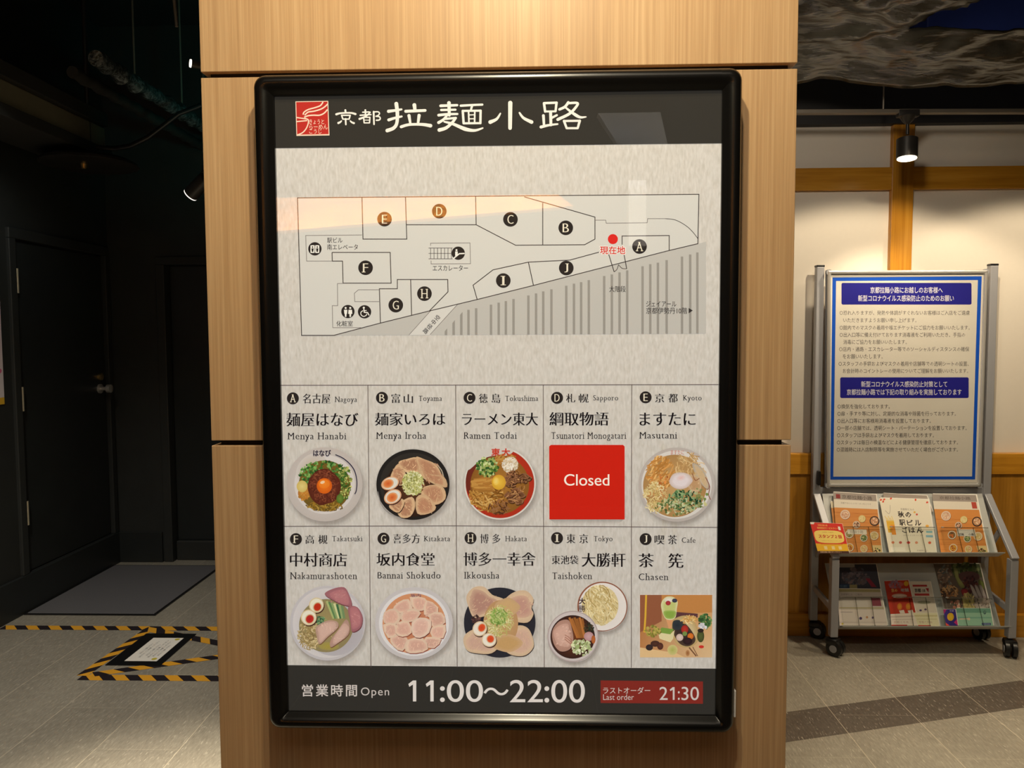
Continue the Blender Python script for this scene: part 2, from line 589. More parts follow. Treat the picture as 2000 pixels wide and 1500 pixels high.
class Print:
    """flat printed matter: coloured shapes laid on a plane, drawn in order, later ones over earlier ones"""

    def __init__(self, mapper, step=1.2e-6, base=0.0):
        self.map = mapper
        self.h = base
        self.step = step
        self.v, self.f, self.c = [], [], []

    def up(self, k=1):
        self.h += self.step * k

    def raw(self, pts, faces, cols):
        b = len(self.v)
        self.v += [self.map(p[0], p[1], self.h) for p in pts]
        if isinstance(cols, list):
            self.c += cols
        else:
            self.c += [cols] * len(pts)
        self.f += [tuple(b + i for i in f) for f in faces]

    def poly(self, pts, c):
        self.up()
        self.raw(pts, [tuple(range(len(pts)))], c)

    def rect(self, x0, y0, x1, y1, c):
        self.poly([(x0, y0), (x1, y0), (x1, y1), (x0, y1)], c)

    def rrect(self, x0, y0, x1, y1, r, c):
        pts = []
        for cx, cy, a in ((x1 - r, y0 + r, -90), (x1 - r, y1 - r, 0), (x0 + r, y1 - r, 90), (x0 + r, y0 + r, 180)):
            for k in range(5):
                t = math.radians(a + k * 22.5)
                pts.append((cx + r * math.cos(t), cy + r * math.sin(t)))
        self.poly(pts, c)

    def line(self, pts, w, c, close=False):
        self.up()
        pts = list(pts) + ([pts[0]] if close else [])
        L, R, n = [], [], len(pts)
        for i in range(n):
            ax, ay = pts[max(i - 1, 0)] if not (close and i == 0) else pts[-2]
            bx, by = pts[min(i + 1, n - 1)] if not (close and i == n - 1) else pts[1]
            px, py = pts[i]
            d1 = np.array([px - ax, py - ay], float)
            d2 = np.array([bx - px, by - py], float)
            for d in (d1, d2):
                q = np.hypot(*d)
                if q > 0:
                    d /= q
            if not d1.any():
                d1 = d2
            if not d2.any():
                d2 = d1
            n1 = np.array([-d1[1], d1[0]])
            n2 = np.array([-d2[1], d2[0]])
            m = n1 + n2
            q = np.hypot(*m)
            m = m / q if q > 0.2 else n1
            k = (w[i] if isinstance(w, (list, tuple)) else w) / 2 / max(0.45, float(m @ n1))
            L.append((px + m[0] * k, py + m[1] * k))
            R.append((px - m[0] * k, py - m[1] * k))
        self.raw(L + R, [(i, i + 1, n + i + 1, n + i) for i in range(n - 1)], c)

    def curve(self, pts, w, c, sub=6):
        self.line(spline(pts, sub), w, c)

    def disc(self, cx, cy, rx, ry=None, c=None, c_edge=None, rot=0, n=36, rings=1, inner=0.0):
        """ellipse; with c_edge it blends from c in the middle to c_edge at the rim"""
        ry = rx if ry is None else ry
        self.up()
        cr, sr = math.cos(rot), math.sin(rot)

        def pt(k, s):
            a = 2 * math.pi * k / n
            x, y = rx * s * math.cos(a), ry * s * math.sin(a)
            return (cx + x * cr - y * sr, cy + x * sr + y * cr)
        if c_edge is None:
            self.raw([pt(k, 1) for k in range(n)], [tuple(range(n))], c)
        elif inner > 0:
            self.raw([pt(k, inner) for k in range(n)] + [pt(k, 1) for k in range(n)],
                     [(k, (k + 1) % n, n + (k + 1) % n, n + k) for k in range(n)], [c] * n + [c_edge] * n)
        else:
            self.raw([(cx, cy)] + [pt(k, 1) for k in range(n)], [(0, 1 + k, 1 + (k + 1) % n) for k in range(n)], [c] + [c_edge] * n)

    def blob(self, pts, c, c_edge=None, sub=5):
        q = spline(list(pts) + [pts[0], pts[1], pts[2]], sub)[sub:-sub]
        q = q[:-1]
        if c_edge is None:
            self.poly(q, c)
        else:
            self.up()
            mx = sum(p[0] for p in q) / len(q)
            my = sum(p[1] for p in q) / len(q)
            n = len(q)
            mid = [(mx + (p[0] - mx) * 0.6, my + (p[1] - my) * 0.6) for p in q]
            self.raw([(mx, my)] + mid + q, [(0, 1 + k, 1 + (k + 1) % n) for k in range(n)] +
                     [(1 + k, 1 + n + k, 1 + n + (k + 1) % n, 1 + (k + 1) % n) for k in range(n)], [c] + [c] * n + [c_edge] * n)

    def brush(self, pts, w0, w1=None, c=None, wm=None):
        """a round-ended brush stroke whose width runs from w0 over wm to w1"""
        w1 = w0 if w1 is None else w1
        q = spline(pts, 7)
        n = len(q) - 1
        ws = []
        for i in range(n + 1):
            t = i / n
            if wm is None:
                ws.append(w0 + (w1 - w0) * t)
            else:
                ws.append(w0 + (wm - w0) * t * 2 if t < .5 else wm + (w1 - wm) * (t - .5) * 2)
        self.line(q, ws, c)
        self.disc(q[0][0], q[0][1], w0 / 2, c=c, n=16)
        self.disc(q[-1][0], q[-1][1], w1 / 2, c=c, n=16)

    def text(self, s, x0, y0, x1, y1, c, style='sans', offset=0.0, smear=0.0, spacing=1.0, full=True, serif=False, res=3):
        """lettering fitted to the box x0..x1, y0..y1 (y1 the foot of the letters)"""
        if style == 'mincho':
            offset, smear = -0.012, 0.031
        elif style == 'roman':
            offset, smear, serif = -0.016, 0.022, True
        bold = max(0.0, offset)
        v, f = glyphs(s, min(0.0, offset), spacing, res)
        if not len(v):
            return
        lo, hi = v.min(0), v.max(0)
        if not full:      # fit cap height only, let descenders hang
            lo = np.array([lo[0], 0.0])
            hi = np.array([hi[0], 0.682])
        sx, sy = (x1 - x0) / (hi[0] - lo[0]), (y1 - y0) / (hi[1] - lo[1])
        self.up()

        def place(q, dx=0.0, dy=0.0):
            return [(x0 + (p[0] + dx - lo[0]) * sx, y1 - (p[1] + dy - lo[1]) * sy) for p in q]
        if bold > 0.009:
            sh = [(bold * math.cos(k * math.pi / 4), bold * math.sin(k * math.pi / 4)) for k in range(8)]
        elif bold > 0:
            sh = [(-bold, 0.0), (bold, 0.0)]
        elif smear:
            sh = [(-smear, 0.0), (0.0, 0.0), (smear, 0.0)]
        else:
            sh = [(0.0, 0.0)]
        for dx, dy in sh:
            self.raw(place(v, dx, dy), f, c)
            self.up()
        if serif:
            for r in serifs(v, f):
                self.raw(place(r), [(0, 1, 2, 3)], c)

    def build(self, name, mat, parent=None, label=None):
        me = bpy.data.meshes.new(name)
        me.from_pydata([tuple(map(float, p)) for p in self.v], [], self.f)
        ca = me.color_attributes.new('Col', 'FLOAT_COLOR', 'POINT')
        ca.data.foreach_set('color', np.array(self.c, dtype=np.float32).ravel())
        me.materials.append(mat)
        return link(name, me, parent, label)


def spline(p, sub=6):
    out = []
    n = len(p)
    for i in range(n - 1):
        a, b, c, d = p[max(i - 1, 0)], p[i], p[i + 1], p[min(i + 2, n - 1)]
        for k in range(sub):
            t = k / sub
            out.append(tuple(0.5 * ((2 * b[j]) + (c[j] - a[j]) * t + (2 * a[j] - 5 * b[j] + 4 * c[j] - d[j]) * t * t +
                                    (3 * b[j] - a[j] - 3 * c[j] + d[j]) * t ** 3) for j in range(2)))
    out.append(tuple(p[-1][:2]))
    return out


def jit(rnd, c, k=0.12):
    q = 1 + rnd.uniform(-k, k)
    return (c[0] * q, c[1] * q, c[2] * q, 1.0)

# ================================================================== SETTING
WALL_Y = 2.475      # face of the white wall on the right
LEFT_X = -2.66
BACK_Y = 3.60
CEIL_Z = 3.40
structure('floor', MB().box(-3.2, 5.0, -5.4, 4.2, -0.1, 0.0), M['floor'])
structure('ceiling', MB().box(-3.2, 5.0, -5.4, 4.2, CEIL_Z, CEIL_Z + 0.1), M['black_ceiling'])
# white wall with a timber grid, plywood dado and rail, on the right
structure('wall_right', MB().box(0.55, 5.0, WALL_Y, WALL_Y + 0.12, 0, CEIL_Z), M['white_wall'])
HEAD_Z = 2.43
structure('trim_1', MB().box(0.55, 5.0, WALL_Y - 0.05, WALL_Y, HEAD_Z, CEIL_Z), M['header_black'])
structure('trim_2', MB().box(0.55, 5.0, WALL_Y - 0.035, WALL_Y, 0.0, 0.785), M['dado'])
structure('trim_3', MB().box(0.55, 5.0, WALL_Y - 0.045, WALL_Y, 0.785, 0.885, 0.003), M['timber_h'])
structure('baseboard_right', MB().box(0.55, 5.0, WALL_Y - 0.062, WALL_Y, 0.0, 0.108, 0.002), M['timber_h'])
structure('trim_4', MB().box(0.55, 5.0, WALL_Y - 0.024, WALL_Y, 2.132, 2.236, 0.002), M['timber_h'])
px0, px1 = at(1, WALL_Y - .03, 1741, 420)[0], at(1, WALL_Y - .03, 1783, 420)[0]
structure('trim_5', MB().box(px0, px1, WALL_Y - 0.030, WALL_Y, 0.885, HEAD_Z, 0.002), M['timber'])
structure('trim_6', MB().box(px0 - 1.85, px1 - 1.85 + 0.6, WALL_Y - 0.030, WALL_Y, 0.885, HEAD_Z, 0.002), M['timber'])
# dark service corner on the left
structure('wall_left', MB().box(LEFT_X - 0.1, LEFT_X, -5.4, 2.66, 0, CEIL_Z).box(LEFT_X - 0.1, LEFT_X, 2.66, 3.57, 0, 0.2).box(LEFT_X - 0.1, LEFT_X, 2.66, 3.60, 2.02, CEIL_Z).box(LEFT_X - 0.1, LEFT_X, 3.57, BACK_Y, 0, 2.02), M['black_paint'])
structure('wall_back', MB().box(LEFT_X - 0.1, 0.55, BACK_Y, BACK_Y + 0.2, 1.97, CEIL_Z).box(LEFT_X - 0.1, -2.35, BACK_Y, BACK_Y + 0.2, 0, 1.97).box(-1.35, 0.55, BACK_Y, BACK_Y + 0.2, 0, 1.97), M['black_paint'])
structure('wall_side', MB().box(0.55, 0.67, WALL_Y + 0.12, BACK_Y, 0, CEIL_Z), M['black_paint'])
structure('wall_front', MB().box(-3.2, 5.0, -5.4, -5.25, 0, CEIL_Z), M['black_paint'])
structure('wall_far_right', MB().box(4.9, 5.0, -5.25, WALL_Y, 0, CEIL_Z), M['black_paint'])
structure('baseboard_left', MB().box(LEFT_X, LEFT_X + 0.022, -5.25, BACK_Y, 0, 0.20, 0.003), M['black_door'])
structure('baseboard_back', MB().box(LEFT_X, -2.36, BACK_Y - 0.02, BACK_Y, 0, 0.2, 0.003).box(-1.34, 0.55, BACK_Y - 0.02, BACK_Y, 0, 0.2, 0.003), M['black_door'])

d1 = tag(empty('door_1', (LEFT_X, 3.1, 0)), 'black painted door with pale hinges in the left wall', 'door', kind='structure')
MB().box(LEFT_X - 0.045, LEFT_X - 0.005, 2.715, 3.53, 0.205, 1.965, 0.003).build('door_leaf', M['black_door'], d1)
fr = MB().box(LEFT_X - 0.08, LEFT_X + 0.018, 2.655, 2.705, 0.2, 1.975, 0.004)
fr.box(LEFT_X - 0.08, LEFT_X + 0.018, 3.54, 3.585, 0.2, 1.975, 0.004).box(LEFT_X - 0.08, LEFT_X + 0.018, 2.655, 3.585, 1.975, 2.03, 0.004)
fr.build('door_frame', M['black_paint'], d1)
for zc in (1.757, 1.135, 0.525):
    h = MB().box(LEFT_X - 0.004, LEFT_X + 0.010, 2.702, 2.722, zc - 0.062, zc + 0.062, 0.002)
    h.tube([(LEFT_X + 0.012, 2.712, zc - 0.064), (LEFT_X + 0.012, 2.712, zc + 0.064)], 0.008, 10)
    h.build('hinge', M['hinge'], d1, True, 'pale steel hinge')
k = MB()
k.tube([(LEFT_X - 0.006, 3.463, 1.14), (LEFT_X + 0.004, 3.463, 1.14), (LEFT_X + 0.004, 3.463, 1.14), (LEFT_X + 0.04, 3.463, 1.14), (LEFT_X + 0.045, 3.463, 1.14), (LEFT_X + 0.068, 3.463, 1.14), (LEFT_X + 0.072, 3.463, 1.14)],
       [0.03, 0.03, 0.012, 0.012, 0.026, 0.026, 0.012], 18)
k.build('door_knob', M['chrome'], d1, True, 'metal door knob')
MB().tube([(LEFT_X - 0.006, 3.465, 1.215), (LEFT_X + 0.012, 3.465, 1.215), (LEFT_X + 0.016, 3.465, 1.215)], [0.022, 0.022, 0.014], 18).build('lock_cylinder', M['brass'], d1, True, 'brass lock cylinder')

d2 = tag(empty('door_2', (-1.85, BACK_Y, 0)), 'black recessed door in the dark back wall', 'door', kind='structure')
MB().box(-2.29, -1.41, BACK_Y + 0.06, BACK_Y + 0.10, 0.13, 1.915, 0.003).build('door_leaf', M['black_door'], d2)
MB().box(-2.35, -2.295, BACK_Y - 0.012, BACK_Y + 0.13, 0, 1.92, 0.004).box(-1.405, -1.35, BACK_Y - 0.012, BACK_Y + 0.13, 0, 1.92, 0.004).box(-2.35, -1.35, BACK_Y - 0.012, BACK_Y + 0.13, 1.92, 1.97, 0.004).build('door_frame', M['black_paint'], d2)
MB().box(-2.29, -1.41, BACK_Y + 0.03, BACK_Y + 0.11, 0.0, 0.128, 0.006).build('kick_plate', M['black_paint'], d2)

# ================================================================== PILLAR
PF = 0.042           # front face of the cladding
p = at(1, PF, 389, 140); q = at(1, PF, 1559, 130)
PXL = np.mean([at(1, PF, 387, 5)[0], at(1, PF, 432, 1495)[0]])
PXR = np.mean([at(1, PF, 1559, 5)[0], at(1, PF, 1535, 1495)[0]])
PB = 0.92
gz = lambda px, py: float(at(1, PF, px, py)[2])
G1T, G1B = (gz(392, 140) + gz(1556, 123)) / 2, (gz(392, 152) + gz(1556, 134)) / 2
G2T, G2B = (gz(413, 862) + gz(1545, 858)) / 2, (gz(413, 871) + gz(1545, 869)) / 2
pil = tag(empty('pillar', ((PXL + PXR) / 2, (PF + PB) / 2, 0)), 'square pillar clad in pale oak panels behind the big poster frame', 'pillar', kind='structure')
MB().box(PXL + 0.012, PXR - 0.012, PF + 0.012, PB - 0.012, 0, CEIL_Z).build('core', M['groove'], pil, label='black core seen in the grooves')
for z0, z1 in ((G1T, CEIL_Z), (G2T, G1B), (0.0, G2B)):
    MB().box(PXL, PXR, PF, PB, z0, z1, 0.0012).build('panel', M['pillar_wood'], pil)

# ================================================================== SNAP FRAME
def rect_from(px, y):
    (a, b, c, d) = [at(1, y, *k) for k in px]
    return (a[0] + c[0]) / 2, (b[0] + d[0]) / 2, (c[2] + d[2]) / 2, (a[2] + b[2]) / 2


FX0, FX1, FZ0, FZ1 = rect_from([(497, 149), (1451, 130), (524, 1421), (1433, 1429)], -0.005)
IX0, IX1, IZ0, IZ1 = rect_from([(537, 182), (1411, 181), (561, 1391), (1397, 1396)], -0.004)
WR = ((IX0 - FX0) + (FX1 - IX1)) / 2
WT, WB = FZ1 - IZ1, IZ0 - FZ0
frame = tag(empty('snap_frame', ((FX0 + FX1) / 2, PF, FZ0)), 'large black rounded snap frame fixed on the oak pillar', 'poster frame')
prof = [(0.0, PF), (0.0, 0.004), (0.03, -0.006), (0.14, -0.0135), (0.3, -0.0175), (0.48, -0.018), (0.64, -0.0165), (0.80, -0.0125), (0.93, -0.0075), (1.0, -0.0055), (1.0, 0.0)]
CR = 0.020


def frame_loop(t):
    x0, x1 = FX0 + (IX0 - FX0) * t, FX1 + (IX1 - FX1) * t
    z0, z1 = FZ0 + (IZ0 - FZ0) * t, FZ1 + (IZ1 - FZ1) * t
    r = max(CR * (1 - t * 1.1), 0.0008)
    pts = []
    cl = 0.036 * (1 - t) + 0.0005
    for cx, cz, sx, sz, a0 in ((x0 + r, z0 + r, 1, 1, 180), (x1 - r, z0 + r, -1, 1, 270), (x1 - r, z1 - r, -1, -1, 0), (x0 + r, z1 - r, 1, -1, 90)):
        arc = [(cx + r * math.cos(math.radians(a0 + i * 15)), cz + r * math.sin(math.radians(a0 + i * 15))) for i in range(7)]
        corner = (x0 if sx > 0 else x1, z0 if sz > 0 else z1)
        # a straight lead on both sides so that the corner cap has its own length
        if a0 in (180, 0):
            lead_a = (corner[0], corner[1] + sz * max(cl, r * 1.02)); lead_b = (corner[0] + sx * max(cl, r * 1.02), corner[1])
        else:
            lead_a = (corner[0] + sx * max(cl, r * 1.02), corner[1]); lead_b = (corner[0], corner[1] + sz * max(cl, r * 1.02))
        pts += [lead_a] + arc + [lead_b]
    return pts


loops = [[(x, y, z) for x, z in frame_loop(t)] for t, y in prof]
NL = len(loops[0])


def frame_piece(idx, name, label=None):
    mb = MB()
    n = len(idx)
    vs = [lp[i] for lp in loops for i in idx]
    mb.faces(vs, [(a * n + b, a * n + b + 1, (a + 1) * n + b + 1, (a + 1) * n + b) for a in range(len(prof) - 1) for b in range(n - 1)])
    return mb.build(name, M['black_frame'], frame, True, label)


for kx in range(4):
    frame_piece([kx * 9 + i for i in range(9)], 'corner_cap')
    frame_piece([kx * 9 + 8, (kx * 9 + 9) % NL], 'rail')
MB().box(IX0 - 0.02, IX1 + 0.02, 0.0055, 0.040, IZ0 - 0.02, IZ1 + 0.02).build('backing_board', M['groove'], frame)
MB().box(IX0 - 0.006, IX1 + 0.006, -0.0052, -0.0046, IZ0 - 0.006, IZ1 + 0.006).build('clear_cover', M['cover'], frame, label='clear cover sheet in front of the poster')
sx_ = at(1, -0.001, 1431, 1370)
sz0, sz1 = at(1, 0, 1431, 1398)[2], at(1, 0, 1431, 1346)[2]
MB().box(FX1 - 0.0005, FX1 + 0.0025, -0.006, 0.012, sz0, sz1, 0.001).build('side_sticker', M['white_plastic'], frame, label='small white sticker on the side of the frame')

# ================================================================== POSTER
poster = tag(empty('poster', ((IX0 + IX1) / 2, 0.003, IZ0)), 'large ramen street floor map poster with bowls of noodles in the black frame', 'poster')


def on_board(px, py, h):
    return at(1, -h, px, py)


MB().box(IX0 - 0.012, IX1 + 0.012, 0.0006, 0.0050, IZ0 - 0.012, IZ1 + 0.012).build('sheet', M['washi'], poster)
INK = S(40, 34, 34)
CREAM = S(238, 230, 218)
BLK = S(55, 52, 47)

# header and footer bands
pr = Print(on_board)
pr.poly([(530, 170), (1418, 170), (1418, 280), (530, 289.6)], BLK)
K2 = lambda *q: [(560 + x * .1, 180 + y * .1) for x, y in q]
K3 = lambda *q: [(740 + x * .21, 180 + y * .21) for x, y in q]
for q, w0, w1, wm in (
        # the two smaller signs
        ([(1145, 352), (1150, 400)], 38, 34, None), ([(970, 432), (1060, 410), (1250, 405), (1342, 428)], 44, 42, 30), ([(1072, 452), (1095, 522)], 28, 28, None),
        ([(1072, 452), (1240, 452)], 26, 26, None), ([(1240, 452), (1220, 522)], 28, 28, None), ([(1095, 526), (1220, 526)], 26, 26, None), ([(1150, 522), (1155, 632)], 34, 30, None),
        ([(1068, 562), (1045, 585), (1010, 602)], 26, 44, None), ([(1242, 562), (1270, 588), (1312, 605)], 26, 40, None),
        ([(1535, 350), (1540, 470)], 34, 30, None), ([(1485, 392), (1610, 386)], 26, 26, None), ([(1435, 452), (1645, 438)], 28, 26, None), ([(1632, 392), (1540, 474), (1422, 522)], 24, 42, None),
        ([(1502, 492), (1512, 598)], 26, 26, None), ([(1502, 492), (1625, 490)], 24, 24, None), ([(1625, 490), (1618, 598)], 26, 26, None), ([(1512, 600), (1618, 600)], 24, 24, None), ([(1512, 546), (1618, 546)], 16, 16, None),
        ([(1698, 382), (1705, 628)], 36, 30, None), ([(1700, 386), (1780, 384), (1812, 412), (1790, 450), (1742, 470)], 26, 24, None), ([(1742, 472), (1810, 482), (1826, 520), (1800, 545), (1752, 548)], 24, 30, None)):
    pr.brush(K2(*q), w0 * .1, w1 * .1, CREAM, None if wm is None else wm * .1)
for q, w0, w1, wm in (
        ([(90, 178), (150, 170), (210, 160)], 30, 18, None), ([(162, 108), (172, 200), (166, 290), (135, 335), (78, 357)], 36, 34, 30), ([(92, 258), (150, 240), (212, 226)], 28, 18, None),
        ([(330, 120), (336, 168)], 36, 28, None), ([(250, 178), (430, 170)], 28, 26, None), ([(280, 218), (293, 292)], 30, 20, None), ([(374, 216), (364, 290)], 30, 22, None),
        ([(208, 322), (280, 302), (400, 300), (480, 312)], 28, 34, 24),
        ([(575, 127), (728, 121)], 26, 22, None), ([(580, 166), (712, 163)], 22, 20, None), ([(556, 214), (640, 205), (730, 203)], 26, 20, None), ([(652, 100), (655, 215)], 34, 26, None),
        ([(632, 218), (600, 255), (556, 283)], 20, 28, None), ([(602, 250), (715, 240)], 20, 22, None), ([(712, 244), (680, 285), (625, 332), (562, 352)], 22, 34, None),
        ([(608, 275), (690, 296), (800, 342), (890, 356), (966, 334)], 16, 14, 36),
        ([(762, 126), (865, 120), (962, 116)], 22, 20, None), ([(868, 122), (856, 165)], 22, 18, None), ([(780, 174), (788, 288)], 22, 22, None), ([(780, 174), (946, 172)], 20, 20, None), ([(946, 172), (944, 288)], 22, 22, None),
        ([(788, 290), (944, 288)], 20, 20, None), ([(834, 178), (838, 286)], 15, 15, None), ([(892, 178), (890, 286)], 15, 15, None), ([(838, 212), (890, 210)], 10, 10, None), ([(838, 248), (890, 247)], 10, 10, None),
        ([(1130, 198), (1095, 250), (1036, 278)], 14, 36, None), ([(1222, 100), (1220, 334)], 40, 34, None), ([(1308, 192), (1345, 240), (1420, 278)], 16, 34, None),
        ([(1536, 104), (1546, 180)], 24, 22, None), ([(1536, 102), (1652, 98)], 22, 22, None), ([(1652, 98), (1643, 178)], 24, 20, None), ([(1546, 180), (1643, 178)], 18, 18, None),
        ([(1597, 184), (1600, 305)], 28, 26, None), ([(1602, 242), (1655, 214)], 22, 20, None), ([(1530, 218), (1536, 308)], 26, 22, None), ([(1508, 324), (1580, 307), (1662, 297)], 28, 16, None),
        ([(1762, 96), (1730, 136), (1680, 160)], 26, 24, None), ([(1765, 102), (1846, 102), (1830, 142), (1770, 202), (1664, 254)], 22, 28, 24), ([(1735, 142), (1800, 192), (1868, 232), (1926, 230)], 16, 12, 30),
        ([(1722, 268), (1746, 334)], 24, 20, None), ([(1722, 268), (1868, 266)], 20, 20, None), ([(1868, 266), (1850, 332)], 24, 20, None), ([(1746, 335), (1850, 335)], 20, 20, None)):
    pr.brush(K3(*q), w0 * .21, w1 * .21, CREAM, None if wm is None else wm * .21)
pr.build('title_band', M['ink_lit'], poster, 'black title band with cream lettering')

pr = Print(on_board, base=1e-4)
RED = S(186, 52, 44)
PINK = S(240, 212, 186)
pr.poly([(577, 198), (641, 197), (643.5, 264.5), (579, 265.5)], PINK)
pr.poly([(578.5, 199.5), (639.5, 198.5), (641.8, 262), (580.3, 263)], RED)
pr.curve([(592, 224), (594, 219), (602, 214), (616, 210), (626, 206), (631, 199)], [2.6] * 100, PINK)
pr.curve([(595, 225), (602, 219), (614, 217), (627, 213), (635, 208), (640, 203)], [2.6] * 100, PINK)
pr.curve([(594, 229), (602, 226), (612, 225), (624, 225), (633, 221), (639.5, 214)], [2.6] * 100, PINK)
pr.line([(579, 229.5), (600, 232.5)], 2.2, PINK)
pr.line([(579, 237.5), (600, 235.5)], 2.2, PINK)
pr.curve([(595, 231), (602, 234), (602, 241), (598, 251), (591, 259), (581, 263.5)], 2.3, PINK)
pr.text('きょうと', 604, 233, 633, 242.5, PINK, offset=0.0)
pr.text('らーめん', 604, 243, 640, 252.5, PINK, offset=0.0)
pr.text('こうじ', 604, 252, 628, 261, PINK, offset=0.0)
pr.build('emblem', M['ink_lit'], poster, 'red square emblem with noodle strokes')

# ---------------------------------------------------------------- floor map
pr = Print(on_board, base=1e-4)
LNC = S(62, 52, 50)
THIN = S(120, 112, 108)
FILL = S(209, 206, 198)
GREY = S(190, 186, 178)
BAR = S(152, 147, 139)
outline = [(581, 386.5), (1365, 379.5), (1363, 476), (1306, 489.5), (1040, 558), (932, 585), (838, 607.5), (743, 631), (652, 655), (589, 655)]
pr.poly(outline, FILL)
pr.poly([(652, 655), (838, 607.5), (932, 585), (1040, 558), (1306, 489.5), (1363, 476), (1379, 472), (1379, 651)], GREY)
pr.poly([(842, 606.5), (895, 593.5), (840, 654), (799, 654.5)], S(212, 208, 200))
for x, t in ((871, 644), (886, 628), (901, 612), (915, 605), (930, 602), (959, 595), (974, 591), (988, 588), (1003, 584), (1032, 577), (1047, 573),
             (1061, 569), (1077, 565), (1106, 558), (1121, 554), (1135, 551), (1150, 547), (1180, 539), (1195, 536), (1210, 532), (1225, 528),
             (1255, 520), (1270, 516), (1285, 513), (1302, 508), (1332, 501), (1348, 497), (1362, 493)):
    b = 654.5 - (x - 871) * 0.006
    if t > 610:
        pr.poly([(x - 2.5, t + 3), (x + 2.5, t - 3), (x + 2.5, b), (x - 2.5, b)], BAR)
    else:
        pr.rect(x - 2.4, t, x + 2.4, b, BAR)
pr.line([(842, 606), (799, 654)], 1.0, THIN)
pr.line([(895, 593), (840, 653.5)], 1.0, THIN)
pr.line(outline, 1.6, LNC, True)
for ln in ([(707, 386), (709, 467), (794.5, 467), (792, 385)], [(794, 439), (930, 439), (929, 384)], [(930, 439), (1007, 479), (1142, 478), (1162, 467), (1162, 424), (1024, 384.5)],
           [(1060, 396), (1060, 478.5)], [(648.5, 493), (762, 493), (764, 553), (670, 553), (669, 510), (649, 510), (648.5, 493)],
           [(743, 631), (741, 564), (776, 564), (776, 546), (874.5, 546), (875, 570), (838, 608)], [(802, 546), (804, 616)],
           [(932, 585), (924, 557), (963, 527), (1032, 512), (1113, 508), (1170, 492.5)], [(1032, 512), (1042, 558)],
           [(1215, 478), (1215, 461), (1307, 460), (1307, 490)], [(1189, 497), (1199.5, 531)], [(1219, 498), (1224, 525)]):
    pr.line(ln, 1.6, LNC)
pr.curve([(1199.5, 531), (1205, 526), (1208, 517)], 1.2, LNC)
pr.curve([(1208, 517), (1215, 524), (1224, 525)], 1.2, LNC)
for ln in ([(1162, 430), (1183, 430), (1184, 436), (1264, 435), (1265, 427), (1300, 427)], [(707, 459), (597, 460), (599, 510), (649, 510)],
           [(670, 553.5), (659, 554), (659.5, 597), (649, 597), (650, 640), (705, 640)], [(741, 566), (700, 566), (692, 573), (693, 589), (742, 589)],
           [(841, 480), (841, 475), (918, 474.5), (919, 515), (842, 515.5), (842, 509)]):
    pr.line(ln, 1.1, THIN)
pr.curve([(1300, 427), (1320, 430), (1340, 441), (1353, 453), (1363, 466)], 1.2, LNC, 5)
for y in (484.5, 495, 505.5):
    pr.line([(837, y), (884, y)], 1.0, LNC)
for i in range(7):
    pr.line([(841 + i * 6.8, 484.5), (841 + i * 6.8, 505.5)], 1.0, LNC)
DISC = S(46, 40, 38)
GOLD = S(232, 222, 200)
for ch, x, y in (('E', 751, 428), ('D', 858, 412.5), ('C', 997, 428.5), ('B', 1105, 445), ('A', 1249, 481.5), ('F', 714, 523), ('G', 773, 596), ('H', 829, 573.5), ('I', 983, 548), ('J', 1106, 523.5)):
    pr.disc(x, y, 14.3, c=DISC)
    w = {'I': 1.3, 'J': 3.0, 'E': 4.6, 'F': 4.6}.get(ch, 5.6)
    pr.text(ch, x - w, y - 8.5, x + w, y + 8.5, GOLD, style='roman')
for x, y in ((615, 486), (895, 494.5), (679.5, 608.5), (712, 609)):
    pr.disc(x, y, 13, c=DISC)
WH = S(236, 232, 222)
for dx in (-4.6, 4.6):          # lift doors with two riders
    pr.rrect(615 + dx - 4, 479, 615 + dx + 4, 494, 1, WH)
    pr.disc(615 + dx, 482.5, 1.5, c=DISC)
    pr.poly([(615 + dx - 2.3, 485), (615 + dx + 2.3, 485), (615 + dx + 1.4, 492), (615 + dx - 1.4, 492)], DISC)
for dx in (-4.4, 4.6):          # toilet figures
    pr.disc(679.5 + dx, 601.5, 2.0, c=WH)
    pr.poly([(679.5 + dx - 3.4, 605), (679.5 + dx + 3.4, 605), (679.5 + dx + (2.6 if dx < 0 else 4), 613), (679.5 + dx + 1.8, 613), (679.5 + dx + 1.4, 619), (679.5 + dx - 1.4, 619), (679.5 + dx - 1.8, 613), (679.5 + dx - (2.6 if dx < 0 else 4), 613)], WH)
pr.disc(710.5, 601, 2.0, c=WH)  # wheelchair
pr.line([(710.5, 603), (711.5, 610), (718, 610.5), (721, 616)], 2.0, WH)
pr.curve([(709, 606.5), (705, 610), (705.5, 615), (710, 618), (715, 616), (716.5, 613)], 1.6, WH)
pr.line([(711, 606.5), (716, 606.5)], 1.5, WH)
pr.disc(891.5, 488.5, 1.9, c=WH)  # escalator
pr.poly([(889, 491), (894, 491), (894, 497), (889, 500)], WH)
pr.line([(885.5, 505), (897, 495.5), (907.5, 495)], 2.4, WH)
pr.disc(1197, 467, 9.8, c=S(214, 44, 38))
pr.text('現在地', 1171, 480.5, 1222, 497, S(238, 230, 220), offset=0.055)
pr.text('現在地', 1172, 481, 1221, 496.5, S(206, 40, 34), offset=0.014)
TX = S(56, 50, 48)
for s_, x0, y0, x1, y1 in (('駅ビル', 639, 464, 669, 474.5), ('南エレベータ', 639, 477, 699, 488), ('エスカレーター', 845, 518, 914, 529), ('化粧室', 657, 626.5, 689, 637.5),
                           ('大階段', 1190, 558.5, 1222, 570.5), ('ジェイアール', 1262, 588, 1321, 599), ('京都伊勢丹10階', 1262, 600.5, 1342, 613)):
    pr.text(s_, x0, y0, x1, y1, TX, offset=0.008)
pr.poly([(1345, 601.5), (1353, 606.5), (1345, 612)], TX)
